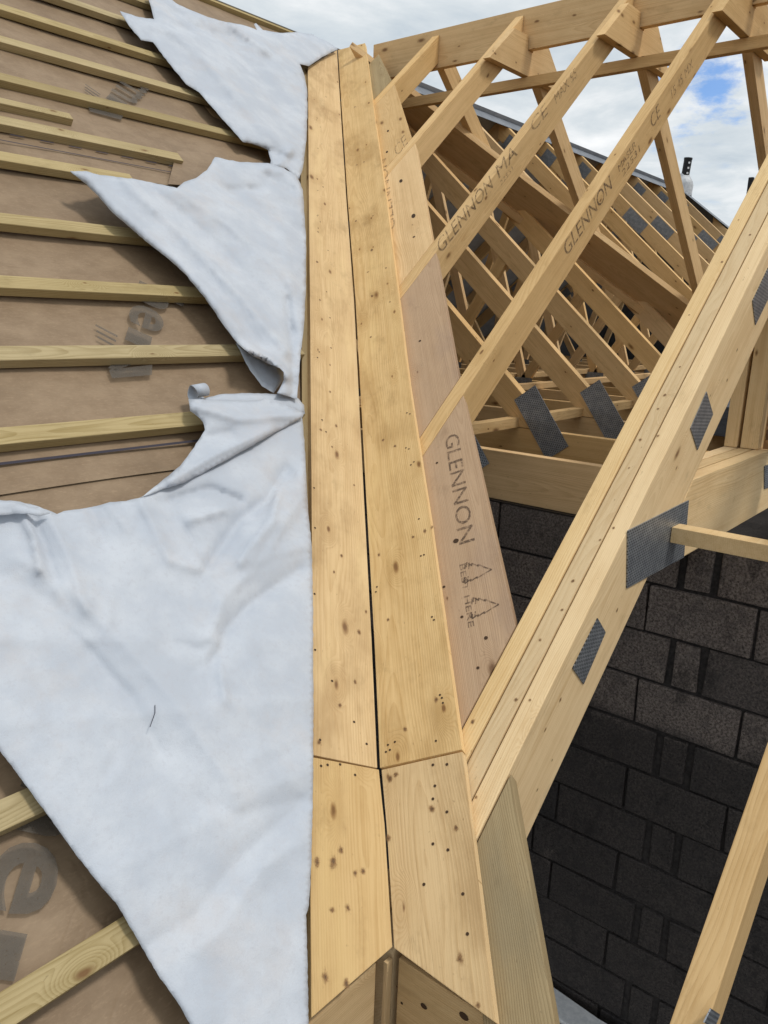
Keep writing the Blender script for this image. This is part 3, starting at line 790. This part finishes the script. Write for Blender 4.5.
def leg(o, u, v, length, toothed):
    z1 = WTOP; row = 0
    while z1 > -3.3:
        z0 = z1-CH; off = .5*BL if row % 2 else 0.
        # header ends of the bonded cross wall break every second course
        hdr = (1.530, 1.622) if row % 2 == 0 else None
        cuts = []
        if hdr:
            a = hdr[0]-.013
            while a > 0: cuts.append((max(0, a-BL), a)); a -= BL
            a = hdr[1]+.013
            while a < length: cuts.append((a, min(length, a+BL))); a += BL
            brick(o, u, v, hdr[0]+.006, hdr[1]-.006, z0+JT*.8, z1-JT*.8, -.02, .004, .1)
        else:
            a = 1.427-BL*5
            while a < length: cuts.append((max(a, 0), min(a+BL, length))); a += BL
        for s1, e1 in cuts:
            if e1-s1 > .05: brick(o, u, v, s1+JT*.5, e1-JT*.5, z0+JT*.5, z1-JT*.5, -.02, .006+random.uniform(-.003, .004), random.random()*(1 if random.random() < .5 else .4))
        z1 = z0; row += 1
# visible wall faces -X; u runs towards -Y from y = 1.55
leg((WX+.004, 1.55, 0), (0, -1, 0), (-1, 0, 0), 4.6, True)
bmesh.ops.recalc_face_normals(bm, faces=list(bm.faces))
me = bpy.data.meshes.new('block_face'); bm.to_mesh(me); bm.free(); me.materials.append(M['block'])
wroot = empty('block_wall', (WX, 0, -3.3), 'dark wet concrete block wall under the truss ends', 'wall')
o = bpy.data.objects.new('blocks', me); place(o, wroot)
bv = o.modifiers.new('soft', 'BEVEL'); bv.width = .004; bv.segments = 2; bv.limit_method = 'ANGLE'
timber('mortar', [(WX+.010, 1.6, -3.3), (WX+.010, -3.1, -3.3), (WX+.010, -3.1, WTOP), (WX+.010, 1.6, WTOP)], (.09, 0, 0), (0, 1, 0), M['mortar'], wroot, .002)
# dark felt strip under the truss ends
o = timber('damp_strip', [(WX-.006, 1.5, WTOP+.0012), (WX+.1, 1.5, WTOP+.0012), (WX+.1, -3.0, WTOP+.0012), (WX-.006, -3.0, WTOP+.0012)], (0, 0, .0018), (0, 1, 0), M['black'], None, 0)
tag(o, 'black damp-proof strip along the top of the block wall', 'strip')
# the rest of the house shell, seen only through gaps
def shell(pts, ext, label):
    o = timber('block_wall', pts, ext, Vector(pts[1])-Vector(pts[0]), M['block'], None, .003); tag(o, label, 'wall')
shell([(-3.4, 6.10, -3.3), (12.8, 6.10, -3.3), (12.8, 6.10, .50), (-3.4, 6.10, .50)], (0, .1, 0), 'back block wall of the house beyond the attic')
shell([(12.8, -.2, -3.3), (12.8, 6.09, -3.3), (12.8, 6.09, .50), (12.8, -.2, .50)], (.1, 0, 0), 'end block wall of the house under the hip')
shell([(5.15, -3.0, -3.3), (5.15, .40, -3.3), (5.15, .40, .50), (5.15, -3.0, .50)], (.1, 0, 0), 'far side block wall of the wing')
shell([(5.27, .40, -3.3), (12.78, .40, -3.3), (12.78, .40, .50), (5.27, .40, .50)], (0, .1, 0), 'front block wall of the house past the wing')
fl = timber('floor', [(1.6, -3.0, -.9), (12.7, -3.0, -.9), (12.7, 6.0, -.9), (1.6, 6.0, -.9)], (0, 0, -.15), (1, 0, 0), M['mortar'], None, 0); tag(fl, kind='structure')
# white board strip at the foot and the rail in front of it
o = timber('insulation_board', [(1.33, .60, -1.36), (1.44, .60, -1.36), (1.45, .32, -1.36), (1.43, .1, -1.36), (1.45, -.4, -1.36), (1.33, -.4, -1.36)], (0, 0, -.05), (0, 1, 0), M['white'], None, .006)
tag(o, 'white ragged insulation strip at the foot of the block wall', 'insulation')
o = timber('rail', [(1.22, .70, -1.37), (1.325, .70, -1.37), (1.325, -.5, -1.37), (1.22, -.5, -1.37)], (0, 0, -.05), (0, 1, 0), M['treated'], None, .003)
tag(o, 'timber rail in front of the white strip low at the bottom edge', 'rail')

# ------------------------------------------------------------------ EAVES at the foot of the valley
zt = -.026
o = timber('fascia_board', [(-.50, .016, zt), (-.030, .016, zt), (-.030, .016, -.30), (-.50, .016, -.30)], (0, .022, 0), (1, 0, 0), M['valley'], None, .002)
tag(o, 'fascia board under the left lower plank, its cut end in shade', 'fascia', 'fascia boards meeting below the valley')
fx = .012
def ff(p): return onX(p, fx)
o = timber('fascia_board', [(fx+.020, -.006, -.03), (fx+.020, -.60, -.03), (fx+.020, -.60, -.30), (fx+.020, -.006, -.30)], (-.020, 0, 0), (0, 1, 0), M['valley'], None, .002,
    [(ff((424, 1006)), .006, 1.3), (ff((464, 1016)), .008, 1.3), (ff((397, 986)), .002, 1.), (ff((402, 1003)), .003, 1.)])
tag(o, 'fascia board under the right lower plank, with big dark screw holes', 'fascia', 'fascia boards meeting below the valley')
o = timber('corner_post', [(.004, .003, -.032), (-.012, .003, -.032), (-.012, .003, -.33), (.004, .003, -.33)], (0, .009, 0), (0, 0, 1), M['valley'], None, .001)
tag(o, 'thin upright batten in the corner between the two fascia boards', 'batten')

# ------------------------------------------------------------------ WHITE MEMBRANE
def hash2(i, j, s): 
    v = math.sin(i*127.1+j*311.7+s*74.7)*43758.5453; return v-math.floor(v)
def vnoise(x, y, s):
    i, j = math.floor(x), math.floor(y); fx_, fy_ = x-i, y-j
    fx_, fy_ = fx_*fx_*(3-2*fx_), fy_*fy_*(3-2*fy_)
    a = hash2(i, j, s)*(1-fx_)+hash2(i+1, j, s)*fx_; b = hash2(i, j+1, s)*(1-fx_)+hash2(i+1, j+1, s)*fx_
    return (a*(1-fy_)+b*fy_)-.5
def segd(p, a, b):
    vx, vy = b[0]-a[0], b[1]-a[1]; t_ = max(0, min(1, ((p[0]-a[0])*vx+(p[1]-a[1])*vy)/(vx*vx+vy*vy+1e-9)))
    return math.hypot(p[0]-a[0]-vx*t_, p[1]-a[1]-vy*t_), t_
def lined(p, L):
    best = 1e9
    for a, b in zip(L[:-1], L[1:]):
        d, _ = segd(p, a, b); best = min(best, d)
    return best
def inside(p, poly):
    c = False; j = len(poly)-1
    for i in range(len(poly)):
        a, b = poly[i], poly[j]
        if (a[1] > p[1]) != (b[1] > p[1]) and p[0] < (b[0]-a[0])*(p[1]-a[1])/(b[1]-a[1])+a[0]: c = not c
        j = i
    return c
def cloth(name, outline, step, hfun, parent=None, jitter=.35, mat=None):
    """sheet of membrane lying on the left slope: surveyed outline, height above the battens by hfun"""
    poly = []
    k = len(outline)
    for i in range(k):
        a, b = outline[i], outline[(i+1) % k]; L = math.hypot(b[0]-a[0], b[1]-a[1]); m_ = max(1, int(L/step))
        for q in range(m_):
            t_ = q/m_; jx = (0 if q == 0 else random.uniform(-jitter, jitter)); jy = (0 if q == 0 else random.uniform(-jitter, jitter))
            poly.append((a[0]+(b[0]-a[0])*t_+jx, a[1]+(b[1]-a[1])*t_+jy))
    xs = [p[0] for p in poly]; ys = [p[1] for p in poly]; pts = list(poly); kk = len(poly)
    y = min(ys); row = 0
    while y < max(ys):
        x = min(xs)+(step*.5 if row % 2 else 0)
        while x < max(xs):
            p = (x, y)
            if inside(p, poly) and lined(p, poly+[poly[0]]) > step*.55: pts.append(p)
            x += step
        y += step*.87; row += 1
    res = delaunay_2d_cdt([Vector(p) for p in pts], [(i, (i+1) % kk) for i in range(kk)], [list(range(kk))], 1, 1e-6)
    vv, ee, fc = res[0], res[1], res[2]
    ring = poly+[poly[0]]
    W3 = []
    for v in vv:
        p = (v[0], v[1]); W3.append(onL(p, hfun(p, lined(p, ring))))
    F = Matrix((Vector((1, 0, 0)), Vector((0, CP, SP)), nL)).transposed().to_4x4(); Fi = F.inverted()
    bm = bmesh.new(); V = [bm.verts.new(Fi @ w) for w in W3]
    for f in fc:
        try:
            q = bm.faces.new([V[i] for i in f]); q.smooth = True
        except ValueError: pass
    bm.normal_update()
    if sum(f.normal.z*f.calc_area() for f in bm.faces) < 0:
        for f in bm.faces: f.normal_flip()
    me = bpy.data.meshes.new(name); bm.to_mesh(me); bm.free(); me.materials.append(mat or M['membrane'])
    o = bpy.data.objects.new(name, me); o.matrix_basis = F
    place(o, parent)
    sd = o.modifiers.new('thickness', 'SOLIDIFY'); sd.thickness = .0014; sd.offset = -1
    return o
def gauss(d, w):
    if d > 3.2*w: return 0.0
    return max(0., math.exp(-1.45*math.sqrt((d/w)**2+.012))-.0097)
def crumple(n_, box, seed, lo=.0012, hi=.0035):
    """short straight creases where the sheet has been folded and handled"""
    r_ = random.Random(seed); out = []
    for _ in range(n_):
        x, y = r_.uniform(box[0], box[2]), r_.uniform(box[1], box[3]); a = r_.gauss(.9, .7); L = r_.uniform(25, 95)
        out.append(((x, y), (x+math.cos(a)*L, y+math.sin(a)*L), r_.uniform(7, 17), r_.choice((-1, 1))*r_.uniform(lo, hi)))
    return out
def crumpled(p, C):
    h = 0.
    for a, b, w_, amp in C:
        if min(a[0], b[0])-w_ < p[0] < max(a[0], b[0])+w_ and min(a[1], b[1])-w_ < p[1] < max(a[1], b[1])+w_:
            d, t_ = segd(p, a, b)
            if d < w_: h += amp*(1-d/w_)*min(1., 4*min(t_+.05, 1.05-t_))
    return h
CT, CM, CW = crumple(16, (120, 0, 300, 150), 3, .0015, .004), crumple(22, (70, 165, 300, 390), 4, .0015, .004), crumple(60, (-20, 420, 310, 1020), 5)
def folds(p, F, k=1.75): return k*sum(a*gauss(lined(p, L), w) for L, w, a in F)
def sharp(p, L, w, a):
    """a pinched crease: quick on one side, slow on the other"""
    return a*math.exp(-lined(p, L)/w)

# -- top flap
top = [(147, -6), (154, 19), (139, 17), (120, 11), (128, 24), (141, 40), (153, 42), (168, 62), (186, 84), (199, 92), (218, 114), (235, 133), (243, 142),
       (256, 145), (268, 150), (271, 160), (270, 166), (286, 168), (299, 179), (303, 168), (306.5, 140), (307.5, 110), (307, 88), (304, 74), (300, 64), (309, 66), (322, 57), (338, 49),
       (330, 43), (312, 34), (296, 32), (283, 33), (263, 30), (256, 23), (254, 24), (257, 30), (243, 25), (226, 22), (208, 17), (186, 8), (176, 3), (165, -6)]
def htop(p, d):
    h = .030+.006*(1-math.exp(-d/5))
    h += folds(p, [([(160, 22), (205, 62), (262, 128), (288, 150)], 9, .022), ([(212, 22), (250, 52), (287, 66)], 6, -.010), ([(222, 20), (262, 48), (296, 72)], 3.5, .018),
                   ([(232, 48), (270, 92), (303, 140)], 7, -.010), ([(250, 50), (285, 88), (305, 118)], 6, .009),
                   ([(176, 12), (196, 27), (226, 36)], 5, -.020), ([(158, 10), (182, 22)], 4, .016), ([(150, 20), (172, 26), (192, 30)], 3, -.012),
                   ([(282, 50), (296, 62), (304, 76)], 5, -.010), ([(300, 40), (325, 46)], 5, .012),
                   ([(247, 144), (275, 152), (292, 160)], 4, -.016), ([(275, 172), (291, 150)], 3.5, .014)], 1.0)
    for L_, w_, a_ in (([(172, 26), (214, 70), (278, 140)], 5, .010), ([(205, 24), (256, 70), (303, 118)], 5, -.009), ([(236, 28), (276, 62), (305, 92)], 4, .009), ([(180, 12), (205, 34), (232, 44)], 4, -.010), ([(146, 24), (176, 34), (200, 40)], 4, .008)):
        h += sharp(p, L_, w_, a_)
    return max(.005, h+crumpled(p, CT)+.005*vnoise(p[0]/34, p[1]/30, 1)+.003*vnoise(p[0]/13, p[1]/12, 2))
o = cloth('roofing_membrane', top, 3.4, htop)
tag(o, 'topmost white membrane flap, draped from the ridge beside the planks', 'membrane', 'loose white membrane sheets along the valley')

# -- middle flap
mid = [(70, 171), (78, 171), (86, 171), (100, 175), (117, 177), (135, 179), (158, 184), (177, 188), (184, 182), (196, 178), (207, 170), (215, 157), (240, 162), (268, 163), (284, 168), (297, 176), (303, 190),
       (304.5, 215), (306, 240), (306, 290), (304.5, 320), (301, 350), (297, 399), (288, 396), (277, 393), (284, 380), (284, 372), (280, 368), (268, 364), (250, 354), (238, 344), (222, 323), (205, 298), (185, 274), (165, 256), (148, 243), (128, 226), (112, 212), (98, 196), (86, 184)]
def hmid(p, d):
    h = .042+.006*(1-math.exp(-d/5))
    h += folds(p, [([(82, 172), (122, 214), (178, 262), (238, 330)], 8, .012), ([(104, 178), (150, 222), (210, 280), (262, 345)], 6, -.008), ([(125, 182), (178, 232), (240, 296), (286, 352)], 7, .014),
                   ([(150, 186), (205, 232), (262, 290), (296, 335)], 8, -.010), ([(176, 190), (228, 226), (278, 270), (304, 300)], 9, .011),
                   ([(205, 178), (255, 205), (303, 232)], 9, -.012), ([(230, 190), (262, 188)], 7, -.010),
                   ([(262, 168), (286, 174), (302, 194)], 4, .010), ([(268, 176), (292, 190)], 3.5, -.006),
                   ([(246, 350), (270, 360), (286, 376)], 6, .034), ([(288, 300), (293, 350), (294, 395)], 6, -.014)])
    h += .020*gauss(math.hypot(p[0]-76, p[1]-173), 14)
    for L_, w_, a_ in (([(92, 176), (160, 232), (232, 312)], 5, .012), ([(140, 184), (206, 246), (284, 338)], 6, -.010), ([(190, 186), (250, 232), (304, 268)], 6, .010), ([(222, 170), (262, 196), (304, 210)], 5, -.008), ([(262, 190), (286, 240), (292, 300)], 5, .007)):
        h += sharp(p, L_, w_, a_)
    return max(.005, h+crumpled(p, CM)+.006*vnoise(p[0]/38, p[1]/36, 5)+.003*vnoise(p[0]/15, p[1]/13, 6))
o = cloth('roofing_membrane', mid, 3.6, hmid)
tag(o, 'middle white membrane flap, pointed at its left tip, torn along top', 'membrane', 'loose white membrane sheets along the valley')
# under side of its curled lower edge
cur = [(236, 343), (250, 353), (266, 362), (279, 367), (284, 373), (283, 381), (274, 393), (262, 386), (250, 370)]
mroot = o
def hcur(p, d): return .006+.010*gauss(lined(p, [(262, 366), (276, 380)]), 8)
cloth('curled_edge', cur, 4., hcur, mroot)

# -- big lower sheet
low = [(-40, 492), (0, 500), (16, 501), (34, 505), (48, 510), (57, 514), (64, 511), (80, 509), (96, 506), (110, 502), (126, 501), (139, 498), (152, 491), (166, 478), (184, 464), (200, 440), (240, 426), (302, 416),
       (304.5, 440), (306.5, 480), (309, 520), (312, 548), (313, 600), (313.5, 700), (313, 790), (311.5, 860), (309, 905), (306, 915), (307.5, 960), (309, 1040),
       (200, 1045), (190, 1024), (176, 1000), (158, 975), (140, 944), (118, 906), (96, 880), (76, 855), (57, 828), (40, 805), (22, 780), (0, 751), (-40, 700)]
def hlow(p, d):
    h = .013+.004*(1-math.exp(-d/5))
    for L_, w_, a_ in (([(150, 950), (206, 900), (262, 862)], 10, .003), ([(20, 590), (95, 645), (150, 705)], 12, .005), ([(205, 660), (222, 600), (262, 560)], 6, .008), ([(160, 496), (206, 574)], 5, .007), ([(250, 560), (285, 512), (300, 474)], 5, .008), ([(30, 520), (60, 600)], 5, .006), ([(210, 575), (310, 545)], 7, .006)):
        h += sharp(p, L_, w_, a_)
    h += folds(p, [([(-30, 560), (30, 592), (80, 640), (130, 700), (158, 750)], 24, -.010), ([(20, 560), (70, 590), (120, 640), (175, 700), (235, 790)], 19, .008),
                   ([(130, 960), (196, 914), (240, 858), (300, 806)], 19, -.008), ([(196, 950), (222, 930), (262, 868), (300, 842)], 16, .004),
                   ([(200, 800), (240, 815), (300, 800)], 20, -.006),
                   ([(216, 660), (228, 628), (250, 604), (300, 570)], 11, -.012), ([(170, 640), (200, 650), (214, 640)], 12, -.007), ([(225, 700), (216, 640)], 7, .008),
                   ([(205, 572), (240, 520), (268, 500), (286, 470)], 9, -.016), ([(240, 560), (272, 520), (278, 492)], 8, .016), ([(272, 545), (300, 500), (304, 470)], 9, .008),
                   ([(140, 500), (170, 560), (205, 572)], 9, .010), ([(160, 500), (195, 545)], 8, -.010),
                   ([(24, 516), (34, 540), (40, 570)], 6, .012), ([(32, 515), (44, 545), (56, 580)], 6, -.010), ([(48, 514), (70, 560), (86, 610)], 9, .008),
                   ([(92, 510), (104, 545)], 8, -.007), ([(108, 505), (128, 530)], 6, .007), ([(170, 500), (210, 488), (240, 500)], 5, -.012), ([(190, 520), (225, 510)], 5, .010),
                   ([(0, 506), (20, 505), (40, 508)], 4, .010)])
    h += .007*gauss(lined(p, [(-40, 640), (314, 640)]), 20)+.006*gauss(lined(p, [(-40, 730), (314, 700)]), 22)+.006*gauss(lined(p, [(100, 880), (314, 765)]), 22)
    h += .010+crumpled(p, CW)+.006*vnoise(p[0]/60, p[1]/55, 8)+.0025*vnoise(p[0]/24, p[1]/21, 9)+.001*vnoise(p[0]/10, p[1]/9, 10)
    return max(h, .004+.25*max(0, h+.01))
o = cloth('roofing_membrane', low, 4.2, hlow)
tag(o, 'large lower white membrane sheet with a folded-over top and small thread', 'membrane', 'loose white membrane sheets along the valley')
lroot = o
fold = [(188.5, 399), (200, 399), (222, 400), (245, 401), (258, 401), (264, 398), (285, 404), (304, 413), (303, 417), (280, 430), (250, 447), (225, 461), (205, 472), (184, 483), (160, 490), (148, 495), (140, 498), (154, 487), (168, 476), (180, 466), (192, 450), (200, 438), (205, 430), (203, 422), (197, 416), (190, 411)]
def hfold(p, d):
    h = .034+.006*(1-math.exp(-d/5))
    h += folds(p, [([(190, 405), (240, 420), (303, 414)], 7, .012), ([(262, 400), (285, 408), (302, 414)], 5, -.007), ([(170, 482), (215, 455), (270, 430)], 6, .010), ([(200, 438), (232, 432)], 7, -.010)])
    return h+.008*vnoise(p[0]/20, p[1]/18, 12)
cloth('fold', fold, 3.6, hfold, lroot)
# strip behind the fold and the small loose roll
strip = [(205, 398), (222, 394), (250, 393), (278, 394), (298, 398), (304, 405), (305, 414), (285, 410), (262, 403), (240, 404), (206, 402)]
cloth('fold', strip, 4., lambda p, d: .012+.008*(1-math.exp(-d/5))+.006*vnoise(p[0]/14, p[1]/10, 13), lroot)
a, b_ = onL((191, 402), .02), onL((207, 399), .02)
ax = Vector((1, .10, .08)).normalized()
bm = bmesh.new(); c0 = onL((198.5, 391.5), .020); R_ = .0235; prev = None
X_ = Vector((0, CP, SP)); X_ = (X_-ax*X_.dot(ax)).normalized(); Y_ = ax.cross(X_)
for j in range(24):
    th = RD(-150+j*14.5); rr = R_*(1-.008*j)
    u_ = c0+X_*math.cos(th)*rr+Y_*math.sin(th)*rr
    q = (bm.verts.new(u_-ax*(.022+.004*math.sin(j*.5))), bm.verts.new(u_+ax*.024))
    if prev: f = bm.faces.new((prev[0], q[0], q[1], prev[1])); f.smooth = True
    prev = q
me = bpy.data.meshes.new('rolled_end'); bm.to_mesh(me); bm.free(); me.materials.append(M['membrane'])
o = bpy.data.objects.new('rolled_end', me); place(o, lroot)
sd = o.modifiers.new('thickness', 'SOLIDIFY'); sd.thickness = .0015
# dark slit under the folded hem at the left edge
slit = [(-30, 520), (0, 517), (14, 516), (26, 515.5), (33, 518), (22, 519), (0, 523.5), (-30, 530)]
cloth('fold', [(-40, 494), (0, 501), (16, 502), (36, 508), (50, 513), (40, 516), (28, 513), (14, 513.5), (0, 515), (-40, 520)], 4., lambda p, d: .050+.010*vnoise(p[0]/12, p[1]/9, 15), lroot)
# loose dark thread
pth = [onL(p, .034) for p in [(155, 705), (155, 713), (152.5, 720), (150, 727)]]
cu = bpy.data.curves.new('thread', 'CURVE'); cu.dimensions = '3D'; cu.bevel_depth = .0007
sp = cu.splines.new('POLY'); sp.points.add(len(pth)-1)
for q, p in zip(sp.points, pth): q.co = (*p, 1)
t_ = bpy.data.objects.new('thread_tmp', cu); COL.objects.link(t_); bpy.context.view_layer.update()
me = bpy.data.meshes.new_from_object(t_.evaluated_get(bpy.context.evaluated_depsgraph_get())); bpy.data.objects.remove(t_)
me.materials.clear(); me.materials.append(M['thin_ink'])
o = bpy.data.objects.new('thread', me); COL.objects.link(o); tag(o, 'short dark thread lying on the large white sheet', 'thread')

# ------------------------------------------------------------------ SKY, SUN, CAMERA
SUN_EL, SUN_AZ = RD(61), RD(-72)         # azimuth measured from +X towards +Y
sd_ = Vector((math.cos(SUN_EL)*math.cos(SUN_AZ), math.cos(SUN_EL)*math.sin(SUN_AZ), math.sin(SUN_EL)))
w = bpy.data.worlds.new('World'); sc.world = w; w.use_nodes = True
nt = w.node_tree; nt.nodes.clear(); n = N(nt)
out = nt.nodes.new('ShaderNodeOutputWorld'); bg = nt.nodes.new('ShaderNodeBackground'); nt.links.new(bg.outputs[0], out.inputs[0])
sky = nt.nodes.new('ShaderNodeTexSky'); sky.sky_type = 'NISHITA'; sky.sun_disc = False
sky.sun_elevation = SUN_EL; sky.sun_rotation = math.atan2(sd_.x, sd_.y); sky.air_density = 1.0; sky.dust_density = .6; sky.ozone_density = 1.5
dirv = nt.nodes.new('ShaderNodeTexCoord').outputs['Generated']
dn = n.vmath('NORMALIZE', dirv)
dx, dy, dz = n.sep(dn)
inv = n.math('DIVIDE', 1., n.math('MAXIMUM', n.math('ADD', dz, .16), .05))
cp = n.comb(n.math('MULTIPLY', dx, inv), n.math('MULTIPLY', dy, inv), .3)
c1 = n.noise(cp, 1.5, 8, .60, .3); c2 = n.noise(n.vmath('ADD', cp, (7.3, 2.1, 0)), 3.1, 7, .6, .4)
STR = .084
gap = ray(705, 92).normalized()
gd = n.vmath('DISTANCE', dn, tuple(gap))
gd = n.math('ADD', gd, n.math('MULTIPLY', n.math('SUBTRACT', n.noise(n.vmath('MULTIPLY', dn, (1., 1., 2.4)), 9., 7, .65), .5), .36))
hole = n.mr(gd, -.01, .06, 1., 0.)
thin = n.mr(c1, .32, .24)
blue = n.math('MAXIMUM', n.math('MULTIPLY', hole, .9), n.math('MULTIPLY', thin, .25))
lum = n.math('ADD', n.math('MULTIPLY', c2, .75), n.math('MULTIPLY', c1, .45))
cloudc = n.ramp(lum, (.40, (5.9, 6.7, 7.4)), (.55, (7.5, 8.1, 8.5)), (.68, (9.3, 9.6, 9.8)), (.80, (11.0, 11.1, 11.2)))
skyc = n.mix(1., sky.outputs[0], (.95, 1.30, 1.75), 'MULTIPLY')
c = n.mix(n.math('SUBTRACT', 1., blue), skyc, cloudc)
n.link(c, bg.inputs['Color']); bg.inputs['Strength'].default_value = STR

sl = bpy.data.lights.new('sun', 'SUN'); sl.energy = 1.5; sl.angle = RD(10); sl.color = (1., .95, .87)
so = bpy.data.objects.new('sun', sl); so.rotation_euler = sd_.to_track_quat('Z', 'Y').to_euler(); COL.objects.link(so)

cam = bpy.data.cameras.new('camera'); cam.sensor_fit = 'VERTICAL'; cam.sensor_height = 24.; cam.sensor_width = 18.
cam.lens = FPX/1024*24; cam.clip_start = .02; cam.clip_end = 2000
co = bpy.data.objects.new('camera', cam); COL.objects.link(co)
co.matrix_world = Matrix.Translation(CAM) @ Matrix((rt, up, -fw)).transposed().to_4x4()
sc.camera = co
sc.render.engine = 'CYCLES'; sc.cycles.use_denoising = True
sc.cycles.max_bounces = 8; sc.cycles.transparent_max_bounces = 12
vs = sc.view_settings; vs.view_transform = 'Standard'; vs.look = 'None'; vs.exposure = 0.18; vs.gamma = 1; vs.use_curve_mapping = False
